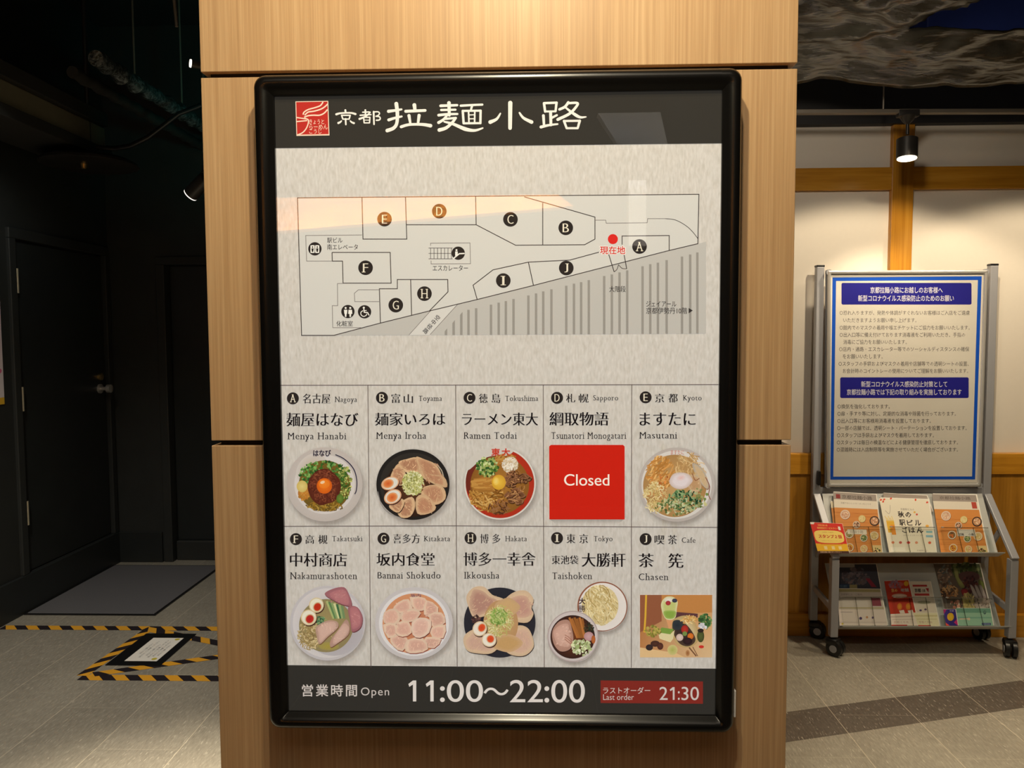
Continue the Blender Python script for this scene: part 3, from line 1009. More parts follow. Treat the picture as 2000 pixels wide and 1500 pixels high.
for i, ch in enumerate('空中径路'):      # set upright along the slanting passage
    v, f = glyphs(ch, 0.01)
    cx, cy = 854 - i * 7.6, 621 + i * 8.6
    vv = v - np.array([0.5, 0.33])
    pr.up()
    pr.raw([(cx + (a * 0.75 + (-b) * -0.66) * 10.5, cy + (a * 0.66 + (-b) * 0.75) * 10.5) for a, b in vv], f, TX)
pr.build('floor_map', M['ink_lit'], poster, 'floor map with lettered shops and a red dot')

# ---------------------------------------------------------------- footer
pr = Print(on_board)
pr.poly([(552, 1299), (1404, 1306), (1404, 1404), (552, 1400)], S(52, 50, 46))
FT = S(216, 206, 198)
pr.text('営業時間', 590, 1337, 697, 1360, FT, offset=0.012, spacing=1.25)
pr.text('Open', 705, 1343, 760, 1358, FT, offset=0.0, res=10, spacing=1.15, full=False)
for x_ in (797.5, 831.5):
    pr.poly([(x_ + 9, 1329), (x_ + 15.5, 1329), (x_ + 15.5, 1370), (x_ + 9, 1370), (x_ + 9, 1337), (x_ + 2, 1341.5), (x_, 1336)], S(232, 224, 216))
pr.text(':', 860, 1341, 868, 1370.5, S(232, 224, 216), offset=0.012)
pr.text('00', 873, 1328.5, 943, 1371, S(232, 224, 216), offset=0.004, res=10)
pr.text('～', 945, 1343, 993, 1358, S(232, 224, 216), offset=0.008, res=10)
pr.text('22', 996, 1328, 1060, 1371.5, S(232, 224, 216), offset=0.004, res=10)
pr.text(':', 1064, 1341, 1072, 1371.5, S(232, 224, 216), offset=0.012)
pr.text('00', 1077, 1328, 1142, 1372.5, S(232, 224, 216), offset=0.004, res=10)
pr.poly([(1173, 1329), (1373, 1331), (1373, 1374.5), (1173, 1373)], S(136, 46, 38))
pr.text('ラストオーダー', 1178, 1342, 1270, 1355, FT, offset=0.004)
pr.text('Last order', 1178, 1356, 1238, 1367, FT, offset=-0.004, full=False)
pr.text('2', 1288, 1341.5, 1304, 1367, FT, offset=0.002, res=10)
pr.poly([(1314, 1342), (1317.5, 1342), (1317.5, 1367), (1314, 1367), (1314, 1347), (1309.5, 1350), (1308, 1347)], FT)
pr.text(':', 1324, 1350, 1327.5, 1367, FT, offset=0.004)
pr.text('30', 1331, 1341.5, 1365, 1367.5, FT, offset=0.002, res=10)
pr.build('opening_hours_band', M['ink_lit'], poster, 'black band with white opening hours')

# ---------------------------------------------------------------- bowl pictures
rnd = random.Random(5)
PAPER = S(204, 199, 187)
CW = lambda: None


def shadow(ps, cx, cy, rx, ry, dx=3, dy=6, k=1.15, a=0.58):
    """printed soft drop shadow of a cut-out bowl"""
    n = 40
    for r0, r1, a0, a1 in ((0.90, 1.0, a, a * .75), (1.0, 1.06, a * .75, a * .3), (1.06, k, a * .3, 0.0)):
        ps.disc(cx + dx, cy + dy, rx * r1, ry * r1, S(118, 104, 92, a0), S(118, 104, 92, a1), n=n, inner=r0 / r1)


def plate(p_, cx, cy, rx, ry, rim, inside, edge, iw=0.86, ox=0, oy=0):
    p_.disc(cx, cy, rx, ry, c=edge, n=64)
    p_.disc(cx, cy, rx * 0.985, ry * 0.985, rim, edge, n=64, inner=0.0)
    p_.disc(cx + ox, cy + oy, rx * iw, ry * iw, inside, rim, n=56)


def inside_pt(cx, cy, rx, ry):
    a = rnd.uniform(0, 6.283)
    q = math.sqrt(rnd.random())
    return cx + rx * q * math.cos(a), cy + ry * q * math.sin(a)


def specks(p_, cx, cy, rx, ry, n, size, cols, asp=1.8, jitter=0.25):
    for _ in range(n):
        x, y = inside_pt(cx, cy, rx, ry)
        s_ = size * rnd.uniform(0.6, 1.3)
        p_.disc(x, y, s_, s_ / rnd.uniform(1, asp), c=jit(rnd, rnd.choice(cols), jitter), rot=rnd.uniform(0, 3.14), n=7)


def strands(p_, cx, cy, rx, ry, n, length, w, cols, ang=None, spread=0.6, curl=0.5, jitter=0.15):
    for _ in range(n):
        x, y = inside_pt(cx, cy, rx, ry)
        a = rnd.uniform(0, 6.283) if ang is None else ang + rnd.gauss(0, spread)
        L = length * rnd.uniform(0.6, 1.2)
        b = rnd.uniform(-curl, curl)
        pts = []
        for i in range(5):
            t = i / 4 - 0.5
            xx, yy = x + L * t * math.cos(a + b * t * 2), y + L * t * math.sin(a + b * t * 2)
            q = math.hypot((xx - cx) / (rx * 1.12), (yy - cy) / (ry * 1.12))
            if q > 1:
                xx, yy = cx + (xx - cx) / q, cy + (yy - cy) / q
            pts.append((xx, yy))
        p_.line(pts, w * rnd.uniform(0.7, 1.2), jit(rnd, rnd.choice(cols), jitter))


def egg(p_, x, y, rx, ry, rot, white, rimc, yolk, yolk2, yx=0, yy=0, yr=0.55):
    n = 22
    p_.disc(x + 1, y + 1.6, rx * 1.03, ry * 1.03, c=S(70, 40, 34), rot=rot, n=n)
    p_.disc(x, y, rx, ry, white, rimc, rot=rot, n=n)
    p_.disc(x, y, rx * 0.86, ry * 0.86, white, white, rot=rot, n=n)
    p_.disc(x + yx, y + yy, rx * yr * 1.15, ry * yr * 1.25, yolk, rimc, rot=rot, n=n)
    p_.disc(x + yx, y + yy, rx * yr * 0.9, ry * yr, yolk2, yolk, rot=rot, n=n)


def slice_(p_, pts, fat, meat, dark=S(70, 40, 30), veins=5, vc=None, sub=4):
    mx = sum(a for a, _ in pts) / len(pts)
    my = sum(b for _, b in pts) / len(pts)
    p_.blob([(a + 0.8, b + 1.6) for a, b in pts], dark, sub=sub)
    p_.blob(pts, fat, tuple(x * 0.86 for x in fat[:3]) + (1,), sub=sub)
    ins_ = [(mx + (a - mx) * rnd.uniform(.66, .93), my + (b - my) * rnd.uniform(.66, .93)) for a, b in pts]
    p_.blob(ins_, meat, tuple(0.5 * (x + y) for x, y in zip(meat[:3], fat[:3])) + (1,), sub=sub)
    w = max(abs(a - mx) for a, _ in pts)
    h = max(abs(b - my) for _, b in pts)
    tilt = rnd.uniform(0, 3.14)
    for _ in range(veins * 3):
        x, y = mx + rnd.uniform(-.6, .6) * w, my + rnd.uniform(-.6, .6) * h
        s_ = rnd.uniform(1.2, 3.6)
        p_.disc(x, y, s_, s_ * rnd.uniform(.3, .7), jit(rnd, vc or rnd.choice([fat, meat, meat]), 0.16), meat, rot=tilt + rnd.uniform(-.5, .5), n=9)
    for _ in range(veins):
        x, y = mx + rnd.uniform(-.6, .6) * w, my + rnd.uniform(-.6, .6) * h
        a = tilt + rnd.uniform(-.6, .6)
        L = rnd.uniform(2, 6)
        p_.curve([(x - L * math.cos(a), y - L * math.sin(a)), (x + rnd.uniform(-1, 1), y + rnd.uniform(-1, 1)), (x + L * math.cos(a), y + L * math.sin(a))],
                 rnd.uniform(0.5, 1.2), jit(rnd, vc or rnd.choice([fat, meat]), 0.16), 3)


def ring_pts(cx, cy, rx, ry, n=9, k=0.12, a0=0.0):
    return [(cx + rx * (1 + rnd.uniform(-k, k)) * math.cos(a0 + 6.283 * i / n), cy + ry * (1 + rnd.uniform(-k, k)) * math.sin(a0 + 6.283 * i / n)) for i in range(n)]


GRN = [S(64, 112, 44), S(92, 140, 66), S(120, 164, 84), S(48, 88, 40), S(140, 178, 100)]
PALE = [S(176, 176, 104), S(196, 194, 126), S(208, 206, 150), S(150, 150, 80), S(222, 220, 174)]
NOOD = [S(226, 206, 150), S(214, 190, 128), S(236, 220, 172), S(196, 168, 104)]


def bowl_a(p_, ps):
    cx, cy = 634, 946
    shadow(ps, cx, cy, 73, 72)
    plate(p_, cx, cy, 74, 72.5, S(214, 206, 200), S(204, 195, 186), S(192, 182, 174), 0.80)
    p_.disc(cx - 26, cy - 32, 34, 24, S(192, 174, 152), S(206, 198, 190), rot=-0.75)
    p_.disc(634, 949, 51, 50, c=S(116, 92, 40))
    specks(p_, 632, 927, 47, 27, 240, 3.4, GRN, 2.4)
    specks(p_, 672, 942, 14, 34, 150, 3.0, [S(88, 116, 48), S(150, 156, 82), S(190, 190, 112), S(60, 90, 38)], 3.0)
    strands(p_, 634, 987, 36, 10, 90, 14, 2.0, [S(150, 112, 40), S(128, 96, 32), S(176, 142, 64), S(106, 84, 40)])
    p_.disc(594, 963, 12, 13, S(206, 150, 76), S(176, 112, 46))
    specks(p_, 594, 968, 10, 9, 40, 2, [S(196, 140, 62), S(180, 118, 46)])
    p_.disc(590, 950, 10.6, 11.6, S(224, 204, 130), S(206, 180, 98))
    p_.blob(ring_pts(633, 951, 31.5, 35, 14, .05), S(104, 50, 34), S(92, 42, 30))
    strands(p_, 633, 951, 28, 32, 320, 6.5, 1.5, [S(122, 62, 42), S(84, 38, 28), S(140, 78, 52), S(104, 50, 36)], jitter=.2)
    p_.disc(664, 974, 7, 9, S(112, 140, 58), S(84, 112, 46))
    p_.disc(633.5, 949, 15, 15.3, S(232, 124, 36), S(212, 96, 28))
    p_.disc(633, 945, 11, 9, S(238, 140, 50), S(232, 124, 36))
    p_.disc(630, 942, 4.6, 2.8, c=S(244, 206, 160), rot=-.35)
    p_.text('はなび', 612, 879, 646, 891, S(44, 36, 52), offset=0.03)
    p_.curve([(655, 888), (670, 895), (684, 907), (693, 921), (697, 940), (696, 957), (693, 965)], 2.0, S(52, 46, 66), 6)


def bowl_b(p_, ps):
    cx, cy = 806.5, 946.5
    shadow(ps, cx, cy, 70, 69)
    plate(p_, cx, cy, 71.5, 69, S(52, 48, 44), S(46, 40, 36), S(40, 37, 35), 0.9)
    p_.curve([(738, 960), (745, 985), (760, 1002), (785, 1012)], 1.3, S(140, 134, 130))
    p_.curve([(852, 906), (862, 918), (866, 930)], 1.6, S(200, 184, 160))
    p_.disc(808, 955, 58, 54, S(92, 56, 36), S(52, 36, 28))
    F, Mt = S(222, 184, 142), S(186, 136, 104)
    for pts in ([(783, 905), (795, 897), (813, 899), (817, 915), (800, 921), (786, 918)], [(765, 922), (778, 909), (788, 922), (790, 940), (778, 944), (764, 934)],
                [(818, 899), (832, 902), (852, 912), (862, 930), (848, 928), (828, 920)], [(822, 922), (840, 930), (862, 934), (866, 950), (850, 948), (826, 934)],
                [(826, 958), (846, 950), (862, 956), (864, 972), (850, 982), (832, 972)], [(814, 974), (830, 972), (846, 988), (836, 1002), (816, 1000)],
                [(784, 982), (800, 976), (810, 990), (800, 1006), (784, 1006), (780, 994)], [(764, 985), (776, 976), (786, 980), (780, 998), (766, 996)]):
        qx, qy = sum(a for a, _ in pts) / len(pts), sum(b for _, b in pts) / len(pts)
        slice_(p_, [(qx + (a - qx) * 1.22 + rnd.uniform(-3, 3), qy + (b - qy) * 1.22 + rnd.uniform(-3, 3)) for a, b in pts], jit(rnd, F, .12), jit(rnd, Mt, .12), S(48, 26, 22), 12, None, 3)
    specks(p_, 806, 946, 22, 20, 60, 3, [S(120, 80, 56), S(150, 104, 72)], 2.5)
    strands(p_, 806, 944, 19, 22, 170, 15, 2.4, PALE, curl=1.0, jitter=.2)
    specks(p_, 804, 944, 15, 17, 50, 2.3, PALE, 1.5)
    egg(p_, 762, 944, 18, 12.5, -0.35, S(226, 222, 208), S(222, 168, 124), S(226, 138, 78), S(208, 92, 44), -4, 0.5)
    egg(p_, 767, 970, 18, 13.5, -0.5, S(226, 222, 210), S(222, 168, 124), S(226, 138, 78), S(208, 92, 44), -1, 1.5)


def bowl_c(p_, ps):
    cx, cy = 976.5, 944.5
    shadow(ps, cx, cy, 69, 70)
    p_.disc(cx, cy, 70, 70.5, c=S(218, 212, 202), n=64)
    p_.disc(cx, cy, 67, 67.5, S(192, 66, 38), S(176, 52, 34), n=64)
    p_.disc(cx - 34, cy - 14, 31, 46, c=S(112, 46, 36), rot=.35)
    p_.blob([(930, 885), (960, 873), (985, 874), (1003, 880), (990, 890), (965, 890), (940, 898), (915, 918), (912, 905)], S(206, 200, 190))
    p_.disc(976, 947, 57.5, 57, S(172, 120, 56), S(140, 92, 40), n=48)
    strands(p_, 950, 968, 30, 28, 130, 26, 2.6, [S(186, 136, 66), S(160, 108, 46), S(206, 164, 96), S(130, 84, 34)], ang=0.2, spread=.6)
    strands(p_, 945, 946, 22, 14, 20, 40, 4.2, [S(172, 118, 54), S(190, 140, 70)], ang=-0.15, spread=.12, curl=.2)
    strands(p_, 986, 898, 22, 10, 50, 18, 2.2, [S(190, 140, 70), S(170, 116, 52)], spread=1)
    specks(p_, 951, 912, 21, 19, 170, 3.2, [S(92, 128, 52), S(150, 168, 92), S(190, 200, 140), S(58, 92, 44)], 2.2)
    strands(p_, 996, 908, 14, 14, 110, 17, 1.7, [S(224, 212, 190), S(236, 228, 212), S(204, 184, 150)], ang=-0.75, spread=.7)
    for _ in range(22):
        x, y = inside_pt(1003, 955, 26, 36)
        x, y = x - (y - 955) * 0.30, y
        slice_(p_, ring_pts(x, y, 9, 5.5, 7, .3, rnd.uniform(0, 3)), jit(rnd, S(160, 112, 78), .2), jit(rnd, S(112, 72, 46), .25), S(62, 36, 22), 3)
    strands(p_, 1004, 948, 22, 30, 60, 10, 1.6, [S(84, 50, 32), S(150, 104, 66), S(190, 140, 90)])
    strands(p_, 975, 990, 20, 14, 50, 12, 1.8, [S(84, 50, 32), S(150, 104, 66)])
    p_.disc(974, 942, 13.8, 14.6, S(232, 190, 74), S(212, 160, 52))
    p_.disc(969, 940, 6, 8, S(242, 214, 120), S(232, 190, 74))
    p_.text('東大', 960, 876, 996, 890, S(196, 64, 46), offset=0.03, spacing=1.3)


def bowl_e(p_, ps):
    cx, cy = 1321.5, 946.5
    shadow(ps, cx, cy, 73, 71)
    plate(p_, cx, cy, 74.5, 72.5, S(218, 212, 204), S(206, 196, 186), S(186, 176, 168), 0.92)
    p_.disc(1318, 949, 62, 61, S(196, 158, 104), S(172, 132, 82), n=48)
    strands(p_, 1290, 924, 26, 30, 90, 24, 2.5, [S(206, 150, 84), S(186, 128, 62), S(222, 176, 108)], ang=-0.75, spread=.4)
    strands(p_, 1280, 972, 22, 28, 120, 16, 1.7, NOOD + [S(190, 132, 80)], curl=1.2)
    strands(p_, 1345, 915, 28, 28, 70, 20, 2.0, [S(204, 170, 116), S(216, 184, 132), S(186, 148, 96)], ang=.9, spread=.7)
    slice_(p_, [(1352, 905), (1372, 915), (1384, 945), (1380, 955), (1362, 935)], S(190, 176, 158), S(204, 176, 136), S(140, 100, 70), 6)
    slice_(p_, [(1340, 930), (1362, 930), (1370, 955), (1350, 962)], S(210, 180, 140), S(190, 150, 108), S(150, 96, 66), 6)
    p_.curve([(1352, 925), (1358, 938), (1366, 934)], 1.3, S(136, 76, 52))
    p_.curve([(1378, 932), (1386, 950), (1384, 966), (1388, 976)], 1.6, S(140, 90, 76))
    specks(p_, 1300, 936, 30, 12, 26, 3, [S(190, 112, 56), S(206, 134, 70)], 3)
    specks(p_, 1368, 972, 14, 20, 30, 3, [S(150, 150, 96), S(190, 184, 130), S(110, 130, 70)], 2)
    p_.blob(ring_pts(1329, 938, 22, 17, 11, .1), S(226, 214, 214), S(204, 186, 176))
    p_.disc(1330, 933, 10, 6, S(226, 186, 180), S(226, 212, 210), rot=-.3)
    specks(p_, 1336, 978, 33, 21, 190, 3.1, [S(56, 92, 58), S(92, 130, 84), S(136, 160, 110), S(34, 66, 42), S(170, 184, 140)], 2.2)
    specks(p_, 1318, 990, 38, 17, 120, 2.7, [S(120, 130, 76), S(180, 180, 130), S(86, 104, 60), S(206, 200, 160)], 2.2)
    p_.text('ますたに', 1310, 879, 1336, 888, S(196, 132, 116), offset=0.01)


def bowl_f(p_, ps):
    cx, cy = 640, 1217
    shadow(ps, cx, cy, 72, 72)
    plate(p_, cx, cy, 73.5, 73, S(212, 206, 204), S(184, 176, 176), S(196, 190, 190), 0.93)
    p_.disc(cx + 12, cy + 10, 58, 54, S(170, 160, 160), S(186, 180, 182))
    p_.disc(637, 1222, 53, 52, S(164, 146, 96), S(146, 132, 92), n=44)
    strands(p_, 605, 1240, 22, 26, 120, 20, 1.7, [S(188, 166, 116), S(160, 138, 88), S(140, 118, 76), S(206, 186, 140)], curl=1.2)
    p_.disc(642, 1262, 20, 8, S(168, 152, 70), S(160, 146, 84))
    for pts in ([(634, 1160), (650, 1150), (672, 1147), (682, 1162), (687, 1182), (672, 1182), (650, 1172)], [(680, 1186), (698, 1186), (708, 1205), (704, 1226), (688, 1234), (684, 1215)]):
        slice_(p_, pts, S(170, 110, 116), S(186, 122, 124), S(104, 56, 60), 6, S(196, 140, 138))
    for i in range(7):
        p_.line([(638 + i * 5, 1174 + i * 1.5), (652 + i * 3.4, 1208)], 4.6, jit(rnd, [S(176, 186, 120), S(96, 132, 84), S(140, 160, 104), S(206, 206, 150), S(70, 112, 74), S(150, 166, 110), S(120, 146, 100)][i], .05))
    specks(p_, 627, 1212, 10, 8, 40, 2.6, [S(50, 88, 64), S(90, 130, 90), S(130, 160, 110)], 2)
    egg(p_, 618, 1182, 14.5, 15, 0.5, S(234, 228, 204), S(214, 194, 150), S(196, 60, 34), S(184, 44, 30), 2, 3.5, .52)
    egg(p_, 603, 1206, 15.5, 15.5, 0.6, S(236, 230, 208), S(216, 194, 150), S(196, 56, 44), S(176, 34, 40), 2, 3, .52)
    slice_(p_, [(618, 1224), (640, 1212), (658, 1214), (660, 1226), (640, 1244), (624, 1258), (618, 1240)], S(196, 160, 142), S(214, 178, 162), S(120, 84, 62), 3, S(222, 190, 172))
    slice_(p_, [(646, 1250), (662, 1228), (676, 1210), (683, 1222), (680, 1240), (660, 1256), (646, 1264)], S(190, 152, 136), S(212, 176, 160), S(120, 84, 62), 3, S(222, 190, 172))


def bowl_g(p_, ps):
    cx, cy = 808.5, 1217.5
    shadow(ps, cx, cy, 75, 70)
    plate(p_, cx, cy, 76, 70.5, S(226, 222, 220), S(214, 206, 202), S(200, 194, 192), 0.9)
    p_.disc(809, 1218, 62, 59, S(184, 112, 84), S(214, 150, 108), n=48)
    F_, G_ = S(236, 206, 180), S(218, 172, 152)
    for q in ([(778, 1176), (798, 1170), (806, 1190), (784, 1198), (766, 1192)], [(800, 1166), (830, 1168), (836, 1186), (812, 1194)], [(832, 1172), (856, 1186), (850, 1206), (828, 1200)],
              [(750, 1196), (772, 1188), (784, 1206), (770, 1222), (750, 1216)], [(838, 1200), (862, 1196), (870, 1216), (846, 1226)], [(782, 1198), (808, 1188), (822, 1198), (806, 1214), (786, 1214)],
              [(748, 1220), (772, 1218), (778, 1240), (758, 1246)], [(842, 1226), (870, 1220), (866, 1246), (844, 1244)], [(762, 1246), (784, 1238), (798, 1252), (786, 1272), (768, 1262)],
              [(832, 1244), (862, 1248), (848, 1266), (828, 1260)], [(794, 1250), (826, 1246), (836, 1268), (812, 1276), (792, 1272)], [(776, 1216), (798, 1214), (804, 1236), (786, 1244), (772, 1236)]):
        slice_(p_, q, jit(rnd, F_, .05), jit(rnd, G_, .07), S(142, 72, 58), 4, S(228, 190, 168), 2)
    slice_(p_, [(804, 1216), (820, 1206), (842, 1212), (838, 1236), (820, 1246), (806, 1240)], S(240, 212, 190), S(222, 180, 162), S(110, 48, 46), 4, S(232, 196, 176), 2)
    p_.text('坂内', 802, 1160, 822, 1166, S(92, 72, 104), offset=0.01)


def bowl_h(p_, ps):
    cx, cy = 976, 1216
    shadow(ps, cx, cy, 69, 68, a=.3)
    p_.disc(cx, cy, 70, 68.5, S(34, 33, 38), S(46, 46, 54), n=56)
    for pts, mt in (([(911, 1165), (924, 1148), (945, 1146), (962, 1162), (985, 1172), (972, 1196), (945, 1204), (925, 1206), (915, 1185)], S(182, 138, 122)),
                    ([(985, 1172), (1005, 1156), (1028, 1154), (1042, 1170), (1038, 1188), (1042, 1200), (1030, 1216), (1000, 1212), (975, 1196)], S(196, 150, 134)),
                    ([(905, 1252), (910, 1238), (930, 1228), (960, 1232), (975, 1258), (960, 1276), (930, 1276), (912, 1270)], S(206, 168, 148)),
                    ([(985, 1240), (1010, 1222), (1030, 1226), (1040, 1244), (1042, 1264), (1026, 1280), (1002, 1280), (985, 1268)], S(210, 172, 152))):
        slice_(p_, pts, S(224, 194, 160), mt, S(40, 30, 32), 10, S(214, 180, 150))
    p_.disc(978, 1218, 34, 46, S(196, 158, 106), S(190, 148, 104))
    p_.blob(ring_pts(990, 1186, 24, 18, 9), S(206, 170, 120), S(200, 164, 124))
    p_.blob(ring_pts(990, 1256, 28, 18, 9), S(200, 160, 106), S(206, 170, 130))
    specks(p_, 930, 1210, 8, 8, 20, 3, [S(70, 48, 48), S(104, 72, 66)], 2)
    strands(p_, 975, 1213, 26, 28, 170, 20, 1.5, [S(206, 198, 130), S(222, 216, 164), S(186, 182, 104), S(196, 176, 120)], curl=.9)
    strands(p_, 974, 1205, 16, 17, 90, 10, 2.0, [S(136, 164, 78), S(166, 184, 104), S(110, 142, 62), S(190, 200, 130)])
    egg(p_, 937, 1228, 14, 15, .5, S(238, 228, 212), S(220, 196, 160), S(226, 92, 50), S(212, 70, 36), 4, -2, .5)
    egg(p_, 955, 1250, 14.5, 13.5, .4, S(240, 232, 216), S(220, 196, 160), S(226, 92, 50), S(212, 70, 36), 3, -2, .5)


def bowl_i(p_, ps):
    shadow(ps, 1177, 1185, 47, 47)
    p_.disc(1176.5, 1184.5, 49, 48.5, c=S(146, 92, 70), n=52)
    p_.disc(1177, 1185, 46.5, 46.5, S(222, 212, 204), S(232, 224, 216), n=52)
    p_.disc(1172, 1182, 36, 38, S(206, 186, 134), S(216, 198, 150))
    strands(p_, 1172, 1182, 31, 35, 210, 34, 2.0, [S(226, 210, 162), S(206, 184, 126), S(236, 222, 180), S(180, 154, 96), S(216, 196, 144)], ang=1.1, spread=.45, curl=.6)
    p_.text('大', 1131, 1168, 1143, 1180, S(60, 44, 52), offset=0.03)
    p_.text('勝', 1130, 1182, 1143, 1195, S(60, 44, 52), offset=0.01)
    shadow(ps, 1119, 1243, 49, 49)
    p_.disc(1119, 1243, 50, 50, c=S(178, 162, 158), n=52)
    p_.disc(1119, 1243, 48, 48, S(228, 220, 214), S(206, 194, 190), n=52)
    p_.disc(1118.5, 1244, 43.5, 42.5, S(116, 62, 34), S(58, 36, 32), n=48)
    for i in range(6):
        p_.line([(1112 + i * 5, 1206 + (i % 2) * 2), (1128 + i * 3.5, 1246)], 4.2, jit(rnd, S(168, 106, 54), .25))
    specks(p_, 1150, 1226, 10, 10, 40, 2.6, [S(50, 40, 34), S(78, 66, 48), S(46, 58, 44)], 2)
    slice_(p_, [(1079, 1232), (1092, 1214), (1110, 1211), (1117, 1228), (1120, 1250), (1113, 1268), (1094, 1272), (1081, 1256)], S(190, 146, 128), S(214, 172, 154), S(58, 32, 30), 6, S(222, 186, 168))
    for i in range(3):
        p_.curve([(1103, 1240 + i * 4), (1110, 1244 + i * 5), (1118, 1252 + i * 4)], 1.3, S(168, 112, 92))
    p_.disc(1150, 1243, 9.5, 9, S(206, 168, 168), S(186, 140, 140))
    p_.disc(1159, 1249, 4, 8, S(190, 112, 62), S(170, 92, 44))
    specks(p_, 1136, 1264, 20, 16, 110, 3, [S(206, 210, 166), S(222, 224, 190), S(176, 188, 132), S(150, 164, 106)], 1.8)


def photo_j(p_, ps):
    x0, y0, x1, y1 = 1250, 1162, 1391, 1284

    def P(u, v):
        return (x0 + u * (x1 - x0), y0 + v * (y1 - y0))

    def clampblob(pts, c, ce=None):
        p_.blob([P(min(max(u, .03), .97), min(max(v, .03), .97)) for u, v in pts], c, ce)
    p_.up()
    p_.raw([(x0, y0), (x1, y0), (x1, y1), (x0, y1)], [(0, 1, 2, 3)], [S(170, 112, 62), S(206, 146, 84), S(222, 188, 142), S(190, 130, 80)])
    p_.poly([P(0, 0), P(.30, 0), P(.30, .42), P(0, .60)], S(150, 92, 64))
    p_.poly([P(.30, 0), P(1, 0), P(1, .28), P(.52, .30), P(.30, .2)], S(196, 134, 74))
    p_.poly([P(.48, .27), P(.80, .30), P(.80, .36), P(.48, .40)], S(96, 60, 62))
    p_.line([P(.085, 0), P(.075, .35), P(.06, .60)], 3.6, S(222, 176, 62))
    p_.poly([P(0, .84), P(.5, .93), P(.62, 1), P(0, 1)], S(226, 190, 138))
    specks(p_, *P(.90, .42), 12, 15, 90, 3, [S(72, 110, 60), S(110, 146, 84), S(52, 84, 48)], 2)
    specks(p_, *P(.86, .50), 9, 6, 20, 3, [S(206, 202, 206), S(222, 218, 216)], 2)
    # tray, cups and sweets
    clampblob([(.44, .42), (.60, .33), (.72, .38), (.80, .55), (.80, .74), (.68, .84), (.52, .80), (.45, .62)], S(206, 186, 140), S(190, 160, 104))
    clampblob([(.46, .42), (.58, .42), (.70, .55), (.77, .72), (.68, .82), (.55, .78), (.46, .60)], S(62, 48, 44), S(84, 64, 52))
    p_.disc(*P(.52, .48), 10, 10, S(44, 50, 56), S(58, 62, 66))
    p_.disc(*P(.62, .55), 7, 8, S(196, 62, 50), S(160, 46, 40))
    p_.disc(*P(.70, .66), 6, 6, S(226, 130, 50), S(206, 104, 40))
    p_.disc(*P(.62, .62), 4.5, 4.5, c=S(120, 146, 76))
    p_.disc(*P(.55, .68), 7, 7, S(226, 206, 196), S(206, 180, 166))
    p_.disc(*P(.66, .74), 9, 7, S(64, 40, 44), S(46, 32, 34))
    p_.disc(*P(.84, .66), 7, 12, S(92, 104, 56), S(72, 76, 44))
    p_.disc(*P(.84, .57), 6, 4, S(56, 46, 40), S(46, 36, 34))
    strands(p_, *P(.68, .40), 16, 8, 30, 12, 2, [S(222, 180, 106), S(236, 208, 150), S(200, 150, 84)])
    # parfait glass
    p_.poly([P(.36, .38), P(.46, .38), P(.43, .55), P(.40, .55)], S(222, 160, 110))
    clampblob([(.29, .16), (.35, .04), (.45, .03), (.52, .10), (.51, .22), (.49, .36), (.42, .40), (.34, .36)], S(196, 200, 122), S(222, 218, 170))
    clampblob([(.33, .26), (.49, .26), (.47, .37), (.36, .37)], S(140, 170, 74), S(166, 186, 100))
    p_.disc(*P(.40, .08), 9, 5, S(238, 230, 216), S(222, 214, 186))
    p_.disc(*P(.39, .13), 5, 4.5, S(190, 62, 66), S(160, 50, 56))
    p_.disc(*P(.48, .09), 5, 4, S(70, 74, 96), S(52, 54, 70))
    # green cake on a plate
    p_.poly([P(.25, .60), P(.42, .63), P(.48, .56), P(.46, .70), P(.42, .76), P(.27, .70)], S(226, 214, 164))
    p_.poly([P(.25, .60), P(.30, .52), P(.47, .55), P(.42, .63)], S(126, 158, 70))
    specks(p_, *P(.18, .58), 14, 10, 60, 3, [S(150, 142, 62), S(180, 166, 84), S(126, 122, 54)], 2)
    p_.disc(*P(.21, .78), 9, 6, S(90, 56, 44), S(66, 44, 40))
    p_.disc(*P(.13, .84), 7, 6, S(62, 50, 52), S(50, 40, 42))
    p_.disc(*P(.28, .82), 6, 7, S(104, 60, 46), S(76, 46, 40))
    p_.disc(*P(.45, .88), 10, 10, S(176, 178, 92), S(206, 194, 130))
    p_.line([P(.68, .84), P(.78, .98)], 2.4, S(120, 82, 58))
    p_.line([P(.73, .83), P(.80, .98)], 1.4, S(120, 82, 58))
    p_.disc(*P(.85, .83), 5, 3, c=S(206, 56, 46))
    p_.disc(*P(.66, .93), 4, 6, S(150, 92, 52), S(190, 140, 92))


def closed_(p_, ps):
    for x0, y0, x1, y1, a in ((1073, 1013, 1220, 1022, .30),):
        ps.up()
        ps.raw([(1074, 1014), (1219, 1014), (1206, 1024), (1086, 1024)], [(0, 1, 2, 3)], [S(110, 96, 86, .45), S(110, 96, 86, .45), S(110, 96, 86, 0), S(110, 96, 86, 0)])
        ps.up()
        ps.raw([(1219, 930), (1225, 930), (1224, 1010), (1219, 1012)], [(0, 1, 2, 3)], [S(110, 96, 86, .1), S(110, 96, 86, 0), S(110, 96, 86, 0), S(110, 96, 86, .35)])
    p_.poly([(1076, 869), (1217, 869), (1220, 872), (1220, 1014.5), (1073, 1014.5), (1072.5, 872)], S(206, 38, 24))
    p_.text('Closed', 1102, 926, 1190, 948.5, S(250, 240, 226), offset=0.006, res=10, full=True)


